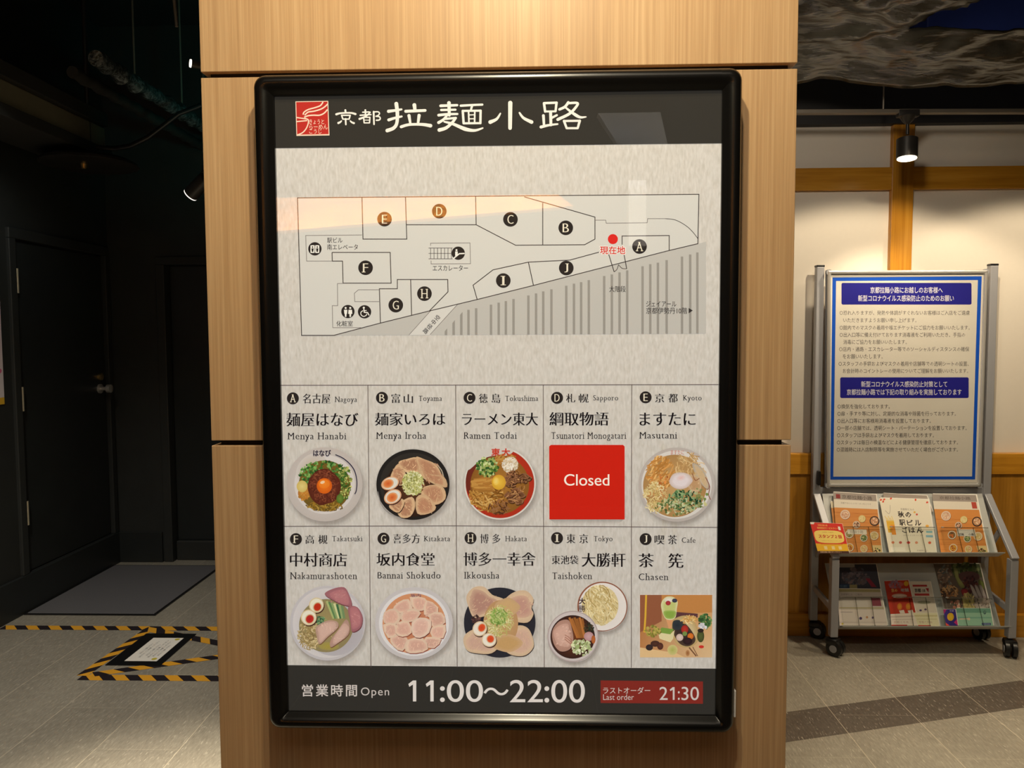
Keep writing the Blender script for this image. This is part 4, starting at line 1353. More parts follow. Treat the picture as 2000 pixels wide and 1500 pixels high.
RW = 844, 1118
shops = [
    ('A', 572, 778, [('名古屋', 592, 769, 645, 788)], ('Nagoya', 655, 697, 785), [('麺屋はなび', 560, 806, 699, 832.5)], ('Menya Hanabi', 563, 675, 858), bowl_a, 'red brown minced meat bowl with one egg yolk'),
    ('B', 746, 777, [('富', 765, 769, 781, 787), ('山', 789, 770, 806, 787)], ('Toyama', 818, 863, 783), [('麺家いろは', 733, 806, 869, 831)], ('Menya Iroha', 736, 832, 857), bowl_b, 'black bowl with pork slices and two egg halves'),
    ('C', 917, 777, [('徳', 936, 769, 952, 787), ('島', 961, 769, 977, 787)], ('Tokushima', 987, 1051, 783), [('ラーメン東大', 903, 806, 1050, 831)], ('Ramen Todai', 907, 1008, 857), bowl_c, 'red rimmed bowl with raw yolk and scallions'),
    ('D', 1088, 777, [('札', 1106, 769, 1123, 786), ('幌', 1131, 769, 1149, 786)], ('Sapporo', 1159, 1207, 782), [('綱取物語', 1074, 805, 1188, 831)], ('Tsunatori Monogatari', 1077, 1222, 857), closed_, 'red closed notice over the bowl picture'),
    ('E', 1261, 776, [('京', 1280, 769, 1297, 786), ('都', 1306, 769, 1323, 786)], ('Kyoto', 1335, 1370, 782), [('ますたに', 1250, 806, 1358, 831)], ('Masutani', 1250, 1321, 856.5), bowl_e, 'white bowl with poached egg and green onion'),
    ('F', 578, 1053, [('高', 597, 1045, 613, 1062), ('槻', 622, 1045, 639, 1062)], ('Takatsuki', 649, 707, 1057), [('中村商店', 567, 1080, 677, 1106.5)], ('Nakamurashoten', 568, 696, 1131), bowl_f, 'pale bowl with pink ham slices and two eggs'),
    ('G', 749, 1052, [('喜多方', 768, 1043, 820, 1061)], ('Kitakata', 829, 879, 1057), [('坂内食堂', 736, 1080, 848, 1105)], ('Bannai Shokudo', 738, 860, 1130), bowl_g, 'white bowl covered with pale pork slices'),
    ('H', 919, 1051, [('博', 938, 1043, 954, 1061), ('多', 962, 1043, 977, 1061)], ('Hakata', 988, 1029, 1057), [('博多一幸舎', 906, 1079, 1045, 1105)], ('Ikkousha', 908, 975, 1130), bowl_h, 'dark bowl with four large pork slices'),
    ('I', 1088, 1051, [('東', 1107, 1043, 1123, 1061), ('京', 1132, 1043, 1148, 1061)], ('Tokyo', 1160, 1196, 1057), [('東池袋', 1078, 1085, 1129, 1102), ('大勝軒', 1137, 1080, 1221, 1107)], ('Taishoken', 1079, 1155, 1131), bowl_i, 'noodle bowl beside a bowl of dipping soup'),
    ('J', 1261, 1053, [('喫', 1279, 1045, 1297, 1063), ('茶', 1305, 1045, 1322, 1063)], ('Cafe', 1332, 1358, 1060), [('茶', 1248, 1081, 1276, 1108), ('筅', 1306, 1081, 1334, 1109)], ('Chasen', 1248, 1304, 1133), photo_j, 'photo of a green tea parfait and sweets'),
]
pr = Print(on_board, base=5e-5)
GRID = S(92, 76, 72)
pr.line([(549, 752.5), (890, 752), (1403, 751)], 1.3, GRID)
pr.line([(555, 1028), (890, 1027), (1400, 1030)], 1.3, GRID)
for a, b in ((718.5, 724.5), (890, 893), (1061, 1063), (1234, 1233)):
    pr.line([(a, 752), ((a + b) / 2 - 0.3, 1027), (b, 1304)], 1.3, GRID)
pr.build('table_rules', M['ink_lit'], poster)
rowfit = 10.5
for let, dx, dy, city, (rom, rx0, rx1, rb), names, (en, ex0, ex1, eb), draw, lab in shops:
    pr = Print(on_board, base=1e-4)
    ps = Print(on_board, base=6e-5)
    pr.disc(dx, dy, 11.7, c=DISC)
    w = {'I': 1.1, 'J': 2.5, 'E': 3.8, 'F': 3.8}.get(let, 4.6)
    pr.text(let, dx - w, dy - 7.2, dx + w, dy + 7.2, GOLD, style='roman')
    for s_, *b in city:
        pr.text(s_, *b, INK, style='mincho')
    pr.text(rom, rx0, rb - 10.2, rx1, rb, INK, style='roman', full=False, spacing=1.12)
    for s_, *b in names:
        pr.text(s_, *b, S(28, 22, 24), style='mincho')
    pr.text(en, ex0, eb - 13, ex1, eb, INK, style='roman', full=False, spacing=1.12)
    draw(pr, ps)
    ps.build('picture_shadow', M['ink_lit_soft'], pr.build('shop_listing', M['ink_lit'], poster, lab))

# ================================================================== PAMPHLET STAND
YR, YF, YS = 2.405, 2.200, 2.385
xl = float(np.mean([at(1, YR, 1596, 560)[0], at(1, YR, 1591.6, 1195)[0]]))
xr = float(np.mean([at(1, YR, 1937, 560)[0], at(1, YR, 1925, 965)[0]]))
xfl = float(at(1, YF, 1628, 1180)[0])
xfr = float(at(1, YF, 1975, 1180)[0])
ztop = float(at(1, YR, 1765, 520)[2])
stand = tag(empty('pamphlet_stand', ((xl + xr) / 2, (YR + YF) / 2, 0)), 'silver wheeled pamphlet stand with two sloping trays against the white wall', 'display stand')
PW = 0.036
for x in (xl, xr):
    MB().box(x - PW / 2, x + PW / 2, YR - 0.016, YR + 0.016, 0.085, ztop, 0.004).build('post', M['steel'], stand)
    MB().box(x - PW / 2 - 0.001, x + PW / 2 + 0.001, YR - 0.017, YR + 0.017, ztop - 0.002, ztop + 0.008, 0.003).build('post_cap', M['rubber'], stand)
zft = float(at(1, YF, 1979, 1090)[2])
zrt = float(at(1, YR - .02, 1925, 966)[2])
for x in (xfl, xfr):
    MB().box(x - 0.017, x + 0.017, YF - 0.018, YF + 0.018, 0.085, zft - 0.004, 0.003).build('leg', M['steel'], stand)
for xa, xb in ((xl, xfl), (xr, xfr)):
    MB().beam((xa, YR - 0.016, zrt), (xb, YF - 0.018, zft), 0.034, 0.016, bev=0.003).build('slanted_rail', M['steel'], stand)
    MB().beam((xa, YR, 0.245), (xb, YF, 0.205), 0.014, 0.030, bev=0.003).build('side_rail', M['steel'], stand)
    sgn = 1 if xa == xl else -1
    MB().beam((xa + sgn * 0.004, YR - 0.016, 0.40), (xb + (xa - xb) * .45, YF + (YR - YF) * .45, zft + (zrt - zft) * .45 - .01), 0.012, 0.022, bev=0.002).build('brace', M['steel'], stand)
MB().box(xl, xr, YR - 0.012, YR + 0.012, float(at(1, YR, 1760, 966)[2]) - 0.004, float(at(1, YR, 1760, 953)[2]) + 0.004, 0.002).build('cross_bar', M['steel'], stand)


def caster(x, y, yaw, z=0.0):
    fork = empty('caster', (x, y, 0))
    fork.parent = stand
    fork.matrix_parent_inverse = stand.matrix_basis.inverted()
    R = 0.036
    c, s = math.cos(yaw), math.sin(yaw)
    hub = Vector((x + 0.014 * s, y - 0.014 * c, R))
    ax = Vector((c, s, 0))
    for k, sg in enumerate((-1, 1)):
        ctr = hub + ax * (sg * 0.0145)
        MB().tube([ctr - ax * 0.0105, ctr - ax * 0.008, ctr + ax * 0.008, ctr + ax * 0.0105], [R - 0.004, R, R, R - 0.004], 24).build('wheel', M['rubber'], fork, True)
        MB().tube([ctr + ax * sg * 0.0095, ctr + ax * sg * 0.0125], 0.017, 18).build('hub_cap', M['steel'], fork, True, 'silver hub cap')
    m = MB()
    m.box(-0.028, 0.028, -0.03, 0.026, R + 0.010, R + 0.043, 0.012)
    for v in m.bm.verts:
        v.co = Vector((x + v.co.x * c - v.co.y * s, y + v.co.x * s + v.co.y * c, v.co.z))
    m.tube([(x, y, R + 0.035), (x, y, 0.09)], 0.011, 12)
    m.build('fork', M['rubber'], fork, True)


caster(xl + .01, YR, 1.1)
caster(xr - .01, YR, 0.25)
caster(xfl, YF, 0.75)
caster(xfr, YF, -0.35)

XA = np.array([1.0, 0.0, 0.0])


class Tray:
    def __init__(self, top, bot, yt, yb):
        self.pt = at(1, yt, *top)
        self.pb = at(1, yb, *bot)
        d = self.pt - self.pb
        self.n = np.array([0.0, -d[2], d[1]])
        self.n = self.n / np.linalg.norm(self.n)
        if self.n[1] > 0:
            self.n = -self.n

    def at(self, px, py, off=0.0):
        return at_plane(px, py, self.pb + self.n * off, self.n)


def tray(T, qt, name, lipx, label):
    """sheet tray: sloping back sheet, upturned lip, clear pockets in front"""
    a, b, c, d = [T.at(*k) for k in qt]          # TL TR BR BL
    t = -T.n * 0.003
    m = MB()
    m.hexa([d + t, c + t, c, d, a + t, b + t, b, a])
    l0, l1 = T.at(*lipx[0]), T.at(*lipx[1])
    lip = T.n * 0.058
    th = np.array([0, 0, -0.004])
    m.hexa([l0 + th - T.n * .003, l1 + th - T.n * .003, l1 + th + lip, l0 + th + lip, l0 - T.n * .003, l1 - T.n * .003, l1 + lip, l0 + lip])
    return m.build(name, M['steel_tray'], stand, label=label)


TU = Tray((1775, 964), (1775, 1086), YR - 0.025, YF + 0.030)
TL_ = Tray((1775, 1100), (1775, 1226), YR - 0.025, YF + 0.030)
tray(TU, [(1606, 964), (1918, 964), (1950, 1084), (1622, 1084)], 'upper_tray', [(1634, 1085), (1950, 1085)], 'upper sloping sheet tray')
tray(TL_, [(1611, 1100), (1922, 1100), (1955, 1226), (1636, 1226)], 'lower_tray', [(1637, 1227), (1962, 1227)], 'lower sloping sheet tray')


def pocket(T, quad, off=0.038):
    a, b, c, d = [T.at(px, py, off) for px, py in quad]     # TL TR BR BL on the front sheet
    e = T.n * 0.0025
    bk = -T.n * (off - 0.003)
    m = MB()
    m.hexa([d, c, c + e, d + e, a, b, b + e, a + e])
    sx = XA * 0.0025
    for u, w, sg in ((a, d, 1), (b, c, -1)):
        m.hexa([w + bk, w + bk + sx * sg, w + sx * sg, w, u + bk * .9, u + bk * .9 + sx * sg, u + sx * sg, u])
    o = m.build('clear_pocket', M['acrylic'], stand, label='clear acrylic pocket')
    MB().beam(a, b, 0.0035, 0.0035).build('pocket_edge', M['acrylic_edge'], o)
    for k in (0.34, 0.68):
        MB().beam(a + (b - a) * k, d + (c - d) * k, 0.003, 0.002).build('pocket_rib', M['acrylic_edge'], o)
    # chrome tube added as the bright glint at the pocket's top corner
    MB().tube([a + e, a + e + (b - a) * 0.05], 0.0028, 8).build('pocket_glint', M['chrome'], o, True)


for q in ([(1636, 1029), (1724, 1029), (1735, 1082), (1645, 1082)], [(1738, 1029), (1826, 1030), (1838, 1082), (1748, 1082)], [(1838, 1030), (1930, 1031), (1944, 1083), (1850, 1083)]):
    pocket(TU, q)
for q in ([(1640, 1166), (1730, 1166), (1738, 1224), (1648, 1224)], [(1744, 1166), (1838, 1167), (1848, 1225), (1752, 1225)], [(1847, 1167), (1938, 1170), (1952, 1225), (1858, 1225)]):
    pocket(TL_, q)

# ------------------------------------------------------------------ sign board on the posts
SGN = [(1614, 528), (1929, 527), (1916, 951), (1612, 952)]
sg4 = [at(1, YS - 0.012, *k) for k in SGN]
MB().hexa([sg4[3] + (0, .004, 0), sg4[2] + (0, .004, 0), sg4[2] + (0, .014, 0), sg4[3] + (0, .014, 0), sg4[0] + (0, .004, 0), sg4[1] + (0, .004, 0), sg4[1] + (0, .014, 0), sg4[0] + (0, .014, 0)]).build('sign_back', M['steel'], stand)
ins = [at(1, YS - 0.012, *k) for k in [(1618.5, 532), (1924.5, 531), (1911.5, 947), (1616.5, 947.5)]]
for i in range(4):
    a, b = ins[i], ins[(i + 1) % 4]
    d = (b - a) / np.linalg.norm(b - a) * 0.012
    MB().beam(a - d * (0.6), b + d * (0.6), 0.016, 0.024, up=(0, 1, 0) if i % 2 else (0, 1, 0), bev=0.006).build('sign_rail', M['chrome'], stand)
for k in ins:
    m = MB()
    m.tube([k + np.array([0, -0.009, 0]), k + np.array([0, 0.009, 0])], 0.0135, 16)
    m.build('sign_corner', M['steel'], stand, True)
MB().box(xl - .001, xl + .012, YS - 0.02, YR, float(at(1, YR, 1600, 945)[2]), float(at(1, YR, 1600, 918)[2]), 0.002).build('clamp', M['rubber'], stand)

notice = tag(empty('notice_poster', tuple((sg4[2] + sg4[3]) / 2)), 'blue bordered white notice poster with navy headings in the silver sign board', 'poster')
nq = [at(1, YS - 0.0125, *k) for k in [(1621, 536), (1921, 535), (1909, 943), (1619, 944)]]
o_ = np.array([0, 0.003, 0])
MB().hexa([nq[3], nq[2], nq[2] + o_, nq[3] + o_, nq[0], nq[1], nq[1] + o_, nq[0] + o_]).build('sheet', M['paper'], notice)


def on_sign(px, py, h):
    return at(1, YS - 0.0128 - h, px, py)


pr = Print(on_sign, 3e-6)
BLUE = S(22, 88, 206)
NAVY = S(38, 36, 146)
pr.poly([(1622, 537), (1920, 536), (1908, 942), (1620, 943)], S(224, 220, 210))
pr.poly([(1626, 542), (1917.5, 539.5), (1904.5, 936.5), (1621.5, 937)], BLUE)
pr.poly([(1633, 549), (1910, 547), (1898.5, 930.5), (1627.5, 931)], S(226, 222, 212))
pr.rrect(1643.5, 552.5, 1897.5, 595, 3, NAVY)
WT_ = S(226, 226, 236)
pr.text('京都拉麺小路にお越しのお客様へ', 1700, 560.5, 1841, 572.5, WT_, offset=0.012)
pr.text('新型コロナウイルス感染防止のためのお願い', 1676, 576.5, 1863, 588.5, WT_, offset=0.012)
TXG = S(92, 88, 88)
for s_, x0, x1, y in (('○恐れ入りますが、発熱や体調がすぐれないお客様はご入店をご遠慮', 1640, 1894, 611), ('いただきますようお願い申し上げます。', 1647, 1790, 625.5),
                      ('○館内でのマスクの着用や咳エチケットにご協力をお願いいたします。', 1640, 1894, 640), ('○出入口等に備え付けております消毒液をご利用いただき、手指の', 1640, 1885, 654),
                      ('消毒にご協力をお願いいたします。', 1647, 1771, 668), ('○店内・通路・エスカレーター等でのソーシャルディスタンスの確保', 1639, 1893, 682),
                      ('をお願いいたします。', 1646, 1724, 696.5), ('○スタッフの手袋およびマスクの着用や店舗等での透明シートの設置、', 1638, 1892, 710.5),
                      ('お会計時のコイントレーの使用についてご理解をお願いいたします。', 1646, 1891, 724.5)):
    pr.text(s_, x0, y - 4.6, x1, y + 4.6, TXG, offset=0.004, res=1)
pr.rrect(1641, 737, 1892, 777.5, 3, NAVY)
pr.text('新型コロナウイルス感染防止対策として', 1682, 744.5, 1850, 756, WT_, offset=0.012)
pr.text('京都拉麺小路では下記の取り組みを実施しております', 1654, 760, 1878, 771.5, WT_, offset=0.012)
for s_, x1, y in (('○換気を強化しております。', 1738, 794), ('○扉・手すり等に対し、定期的な消毒や除菌を行っております。', 1867, 808), ('○出入口等にお客様用消毒液を設置しております。', 1818, 822),
                  ('○一部の店舗では、透明シート・パーテーションを設置しております。', 1888, 836), ('○スタッフは手袋およびマスクを着用しております。', 1824, 850),
                  ('○スタッフは毎日の検温などによる健康管理を徹底しております。', 1871, 864), ('○混雑時には入店制限等を実施させていただく場合がございます。', 1871, 878)):
    pr.text(s_, 1636 - (y - 794) * 0.02, y - 4.6, x1, y + 4.6, TXG, offset=0.004, res=1)
pr.build('print', M['ink'], notice, 'blue border, navy headings and grey lettering')
cq = [at(1, YS - 0.0155, *k) for k in [(1621, 536), (1921, 535), (1909, 943), (1619, 944)]]
o_ = np.array([0, 0.0008, 0])
MB().hexa([cq[3], cq[2], cq[2] + o_, cq[3] + o_, cq[0], cq[1], cq[1] + o_, cq[0] + o_]).build('sign_cover', M['cover'], stand, label='clear cover sheet of the sign board')

# ------------------------------------------------------------------ brochures in the pockets
rnd = random.Random(11)


def brochure(name, T, quad, off, th, label, cat, group, paint=None, curl=0.0):
    a, b, c, d = [T.at(px, py, off) for px, py in quad]     # TL TR BR BL
    e = T.n * th
    root = tag(empty(name, tuple((c + d) / 2)), label, cat, group)
    MB().hexa([d, c, c + e, d + e, a, b, b + e, a + e]).build('pages', M['paper'], root)
    pr = Print(lambda px, py, h: T.at(px, py, off + th + 0.0003 + h), 4e-6)
    if paint:
        A, B, C, D = [np.array(k, float) for k in quad]

        def uv(u, v):
            return tuple((A * (1 - u) + B * u) * (1 - v) + (D * (1 - u) + C * u) * v)
        paint(pr, uv)
        pr.build('cover_print', M['ink'], root)
    return root


def quadp(pr, uv, u0, v0, u1, v1, c):
    pr.poly([uv(u0, v0), uv(u1, v0), uv(u1, v1), uv(u0, v1)], c)


def utext(pr, uv, s_, u0, v0, u1, v1, c, off=0.0):
    """lettering that follows the sheet's own slant"""
    v, f = glyphs(s_, 0.0, 1.0, 1)
    lo, hi = v.min(0), v.max(0)
    for dx, dy in ([(0, 0)] if not off else [(-off, -off), (off, -off), (-off, off), (off, off)]):
        pr.up()
        pr.raw([uv(u0 + (p[0] + dx - lo[0]) / (hi[0] - lo[0]) * (u1 - u0), v1 - (p[1] + dy - lo[1]) / (hi[1] - lo[1]) * (v1 - v0)) for p in v], f, c)


def mini_bowl(pr, x, y, r, rim, soup, bits):
    pr.disc(x + .5, y + .8, r, r, c=S(120, 70, 34))
    pr.disc(x, y, r, r, c=rim, n=22)
    pr.disc(x, y, r * .8, r * .8, c=soup, n=18)
    for _ in range(14):
        q, a = r * .6 * math.sqrt(rnd.random()), rnd.uniform(0, 6.28)
        pr.disc(x + q * math.cos(a), y + q * math.sin(a), r * .2, r * .12, c=jit(rnd, rnd.choice(bits), .15), rot=rnd.uniform(0, 3), n=7)


ORANGE = S(214, 142, 74)
CREAMP = [S(232, 206, 178), S(222, 186, 156), S(206, 150, 120)]
GREENP = [S(150, 160, 90), S(90, 120, 60), S(200, 200, 150)]


def ramen_map(flip):
    def paint(pr, uv):
        quadp(pr, uv, 0, 0, 1, 1, S(226, 218, 204))
        quadp(pr, uv, 0, 0.0, 1, .115, S(158, 148, 142))
        if not flip:
            quadp(pr, uv, .06, .03, .16, .10, S(138, 46, 46))
            utext(pr, uv, '京都拉麺小路', .2, .035, .9, .10, S(98, 88, 84), .012)
            utext(pr, uv, '京都でおいしいラーメンをどうぞ', .16, .155, .86, .185, S(140, 130, 122))
        else:
            utext(pr, uv, '京都拉麺小路', .16, .03, .86, .085, S(110, 100, 96), .012)
            quadp(pr, uv, .86, .12, .97, .23, S(184, 74, 62))
        quadp(pr, uv, 0, .25, 1, 1, ORANGE)
        for _ in range(16):
            v_ = rnd.uniform(.27, .98)
            pr.line([uv(0, v_), uv(.35, v_ + rnd.uniform(-.02, .02)), uv(.7, v_ + rnd.uniform(-.02, .02)), uv(1, v_)], .8, jit(rnd, S(200, 124, 60), .06))
        for u, v_, r, rim, soup, bits in ((.24, .36, 11.5, S(226, 206, 190), S(214, 172, 148), CREAMP), (.62, .42, 8.5, S(220, 204, 140), S(224, 206, 150), NOOD), (.48, .52, 8.5, S(222, 206, 190), S(120, 84, 62), CREAMP),
                                          (.90, .45, 11.5, S(48, 36, 34), S(196, 146, 106), CREAMP), (.30, .68, 10, S(228, 216, 200), S(130, 100, 60) if flip else S(170, 150, 100), GREENP if not flip else [S(226, 120, 50), S(110, 70, 50)]),
                                          (.62, .74, 9, S(220, 208, 190), S(90, 112, 70), GREENP), (.86, .70, 10.5, S(226, 210, 184), S(206, 182, 130), NOOD), (.28, .90, 10, S(224, 206, 186), S(206, 150, 60), [S(222, 170, 60), S(150, 50, 40)]), (.6, .92, 9, S(226, 200, 170), S(206, 186, 110), CREAMP)):
            mini_bowl(pr, *uv(u, v_), r * .82, rim, soup, bits)
        pr.poly([uv(.78, .86), uv(.99, .86), uv(1, .99), uv(.80, .99)], S(222, 196, 140))
        specks(pr, *uv(.88, .94), 8, 4, 16, 1.6, [S(70, 44, 32), S(140, 90, 50), S(110, 130, 70)])
        if flip:
            quadp(pr, uv, .42, .585, .82, .70, S(214, 212, 204))
            utext(pr, uv, '拉麺', .46, .65, .56, .69, S(60, 52, 50), .02)
            utext(pr, uv, '小路', .66, .65, .78, .69, S(60, 52, 50), .02)
        else:
            quadp(pr, uv, .26, .60, .70, .68, S(232, 226, 212))
            utext(pr, uv, '拉麺小路', .32, .615, .62, .665, S(150, 140, 132), .0)
    return paint


GB = 'ramen leaflets in the upper tray'
brochure('leaflet', TU, [(1622, 980), (1702, 985), (1712, 1080), (1634, 1080)], 0.006, 0.010, 'pale leaflet edge showing behind the left orange ramen leaflet', 'leaflet', GB, lambda pr, uv: (quadp(pr, uv, 0, 0, 1, 1, S(222, 212, 186)), quadp(pr, uv, 0, .12, 1, 1, S(206, 140, 80))))
brochure('leaflet', TU, [(1627, 961), (1711, 966), (1723, 1081), (1636, 1081)], 0.018, 0.008, 'orange ramen street leaflet in the left pocket, grey band and red seal on top', 'leaflet', GB, ramen_map(False))
brochure('leaflet', TU, [(1725, 963), (1810, 968), (1822, 1000), (1727, 1000)], 0.006, 0.006, 'grey topped leaflet peeking out above the white autumn leaflet', 'leaflet', GB,
         lambda pr, uv: (quadp(pr, uv, 0, 0, 1, 1, S(160, 148, 140)), utext(pr, uv, '京都拉麺小路', .2, .2, .9, .5, S(120, 108, 102), .012)))


def autumn(pr, uv):
    quadp(pr, uv, 0, 0, 1, 1, S(236, 230, 212))
    for u, v_ in ((.03, .03), (.10, .02), (.07, .06), (.97, .05), (.74, .01), (.24, .0)):
        pr.disc(*uv(u, v_), 2.4, 1.8, c=S(220, 84, 58), n=9, rot=rnd.uniform(0, 3))
    utext(pr, uv, '京都駅ビルの', .40, .17, .68, .21, S(130, 120, 112))
    for s_, u0, v0, u1, v1 in (('秋', .33, .23, .45, .34), ('の', .48, .24, .60, .335), ('駅', .33, .38, .45, .49), ('ビ', .49, .385, .61, .485), ('ル', .65, .385, .78, .485), ('ご', .36, .52, .47, .62), ('は', .50, .52, .63, .62), ('ん', .66, .52, .80, .62)):
        utext(pr, uv, s_, u0, v0, u1, v1, S(62, 54, 50), .022)
    pr.disc(*uv(.68, .24), 2.2, 2, c=S(226, 180, 80), n=9)
    pr.disc(*uv(.72, .28), 2, 2, c=S(206, 70, 56), n=9)
    quadp(pr, uv, .06, .40, .22, .62, S(236, 186, 64))
    quadp(pr, uv, .13, .48, .22, .66, S(232, 150, 56))
    for i in range(5):
        pr.line([uv(.05 + i * .035, .32 + (i % 2) * .03), uv(.09 + i * .03, .42)], 1.3, S(236, 210, 120))
    pr.curve([uv(.08, .22), uv(.14, .28), uv(.18, .22), uv(.20, .12)], .8, S(170, 160, 150))
    utext(pr, uv, '2021.9.15-11.30', .36, .655, .78, .68, S(170, 160, 150))
    quadp(pr, uv, .86, .58, .99, .62, S(150, 196, 206))
    quadp(pr, uv, .84, .66, .99, .70, S(140, 186, 206))
    pr.disc(*uv(.90, .49), 3.4, 2.6, c=S(236, 176, 76), n=10)
    for i, u in enumerate((.12, .28, .45, .62, .90)):
        pr.disc(*uv(u, .80), 3.6 if i == 2 else 3, 2.6, c=[S(222, 130, 90), S(196, 96, 84), S(206, 72, 60), S(222, 150, 116), S(222, 100, 64)][i], n=10)
    quadp(pr, uv, .05, .885, .36, .96, S(244, 240, 226))
    utext(pr, uv, '京都駅ビル', .6, .93, .84, .96, S(170, 160, 150))


brochure('leaflet', TU, [(1717, 973), (1813, 976), (1828, 1081), (1737, 1081)], 0.016, 0.012, 'white autumn restaurant leaflet with big black lettering in the middle pocket', 'leaflet', GB, autumn)
brochure('leaflet', TU, [(1820, 965), (1906, 967), (1930, 1082), (1838, 1082)], 0.014, 0.010, 'orange ramen street leaflet in the right pocket, red seal at its right edge', 'leaflet', GB, ramen_map(True))


def stamp(pr, uv):
    quadp(pr, uv, 0, 0, 1, 1, S(222, 50, 40))
    quadp(pr, uv, 0, .68, 1, .92, S(244, 190, 46))
    quadp(pr, uv, 0, .92, 1, 1, S(74, 44, 36))
    pr.poly([uv(0, 0), uv(.14, 0), uv(.10, .06), uv(0, .06)], S(240, 232, 226))
    utext(pr, uv, '京都拉麺小路', .22, .05, .52, .11, S(246, 170, 90), .02)
    utext(pr, uv, '期間限定サービスラリー', .18, .14, .84, .20, S(246, 186, 100), .02)
    pr.poly([uv(.84, .10), uv(.91, .10), uv(.91, .22), uv(.84, .22)], S(244, 236, 230))
    pts = []
    for k in range(28):
        a = 2 * math.pi * k / 28
        pts.append(uv(.49 + .46 * math.copysign(abs(math.cos(a)) ** .55, math.cos(a)), .45 + .21 * math.copysign(abs(math.sin(a)) ** .55, math.sin(a))))
    pr.poly(pts, S(250, 222, 120))
    utext(pr, uv, 'スタンプ２個', .16, .385, .88, .50, S(206, 70, 40), .03)
    utext(pr, uv, 'お食事のお客様に', .30, .29, .68, .325, S(200, 130, 60))
    utext(pr, uv, 'もれなくプレゼントいたします', .22, .57, .84, .60, S(200, 130, 60))
    quadp(pr, uv, .16, .685, .86, .705, S(222, 110, 50))
    for u in (.24, .48, .70):
        quadp(pr, uv, u, .76, u + .10, .87, S(250, 226, 160))
    utext(pr, uv, '京都拉麺小路スタンプラリー', .08, .935, .76, .975, S(236, 200, 170), .01)


brochure('stamp_card', TU, [(1582, 1020), (1645, 1023), (1659, 1081), (1598, 1081)], 0.062, 0.003, 'red and yellow stamp card clipped to the left end of the upper tray', 'card', None, stamp)

GL = 'brochures in the lower tray'


def dark_mag(pr, uv):
    quadp(pr, uv, 0, 0, 1, 1, S(70, 70, 82))
    quadp(pr, uv, 0, .0, .44, .13, S(176, 168, 164))
    specks(pr, *uv(.45, .5), 26, 16, 90, 4, [S(112, 100, 108), S(128, 110, 112), S(88, 82, 92), S(98, 104, 118)])
    pr.poly([uv(.68, .56), uv(.78, .56), uv(.92, .90), uv(.80, .90)], S(150, 56, 76))
    quadp(pr, uv, 0, .80, .28, 1, S(56, 76, 104))
    quadp(pr, uv, .28, .82, .46, .98, S(166, 156, 110))
    utext(pr, uv, '京都', .04, .84, .22, .94, S(96, 120, 146), .01)
    quadp(pr, uv, 0, .97, 1, 1, S(48, 46, 60))


def white_flyer(pr, uv):
    quadp(pr, uv, 0, 0, 1, 1, S(206, 196, 186))
    quadp(pr, uv, 0, 0, 1, .08, S(176, 166, 120))
    quadp(pr, uv, .06, .22, .94, .245, S(170, 160, 152))
    utext(pr, uv, '京都駅ビル　ご案内', .08, .12, .56, .18, S(140, 130, 128), .0)
    quadp(pr, uv, .10, .30, .66, .50, S(214, 206, 198))
    quadp(pr, uv, .76, .24, .96, .46, S(140, 70, 84))
    quadp(pr, uv, .02, .50, 1, .53, S(186, 174, 130))
    quadp(pr, uv, 0, .56, 1, 1, S(236, 224, 216))
    quadp(pr, uv, .04, .62, .30, .64, S(190, 176, 176))
    pr.disc(*uv(.46, .80), 3, 3, c=S(84, 70, 116), n=9)
    pr.disc(*uv(.60, .77), 2.4, 2.4, c=S(206, 150, 110), n=9)
    pr.disc(*uv(.72, .78), 2, 2.4, c=S(110, 90, 130), n=9)
    quadp(pr, uv, 0, .90, 1, .915, S(206, 190, 186))
    pr.disc(*uv(.06, .95), 2, 2, c=S(226, 206, 90), n=8)


def red_bro(pr, uv):
    quadp(pr, uv, 0, 0, 1, 1, S(188, 60, 40))
    specks(pr, *uv(.45, .12), 13, 7, 40, 3, [S(160, 110, 124), S(180, 90, 90), S(150, 116, 140)])
    pr.disc(*uv(.88, .10), 4.6, 5, c=S(220, 170, 50), n=14)
    utext(pr, uv, '京の', .22, .24, .46, .34, S(236, 196, 110), .03)
    utext(pr, uv, '老舗', .60, .24, .92, .34, S(190, 180, 176), .03)
    pr.disc(*uv(.5, .46), 15, 4.4, S(226, 206, 190), S(200, 160, 140), n=18)
    for u in (.42, .76):
        pr.disc(*uv(u, .78), 5, 7, S(222, 160, 50), S(206, 110, 44), n=14)
        pr.poly([uv(u - .06, .90), uv(u + .14, .88), uv(u + .16, .98), uv(u - .03, .99)], S(230, 220, 210))
    quadp(pr, uv, 0, .56, 1, .60, S(150, 40, 36))


def white_bro(pr, uv):
    quadp(pr, uv, 0, 0, 1, 1, S(222, 212, 198))
    quadp(pr, uv, .10, .10, .80, .16, S(176, 48, 50))
    utext(pr, uv, '京都', .16, .22, .46, .34, S(70, 62, 60), .03)
    utext(pr, uv, '土産', .5, .24, .66, .33, S(80, 70, 68), .03)
    pr.poly([uv(.70, .21), uv(.86, .21), uv(.80, .35)], S(170, 44, 50))
    quadp(pr, uv, .12, .38, .82, .45, S(188, 66, 62))
    pr.disc(*uv(.5, .66), 13, 3.5, c=S(172, 170, 146), n=16)
    pr.disc(*uv(.26, .92), 2.6, 2, c=S(84, 66, 110), n=9)
    pr.disc(*uv(.50, .89), 2.6, 2, c=S(96, 76, 110), n=9)


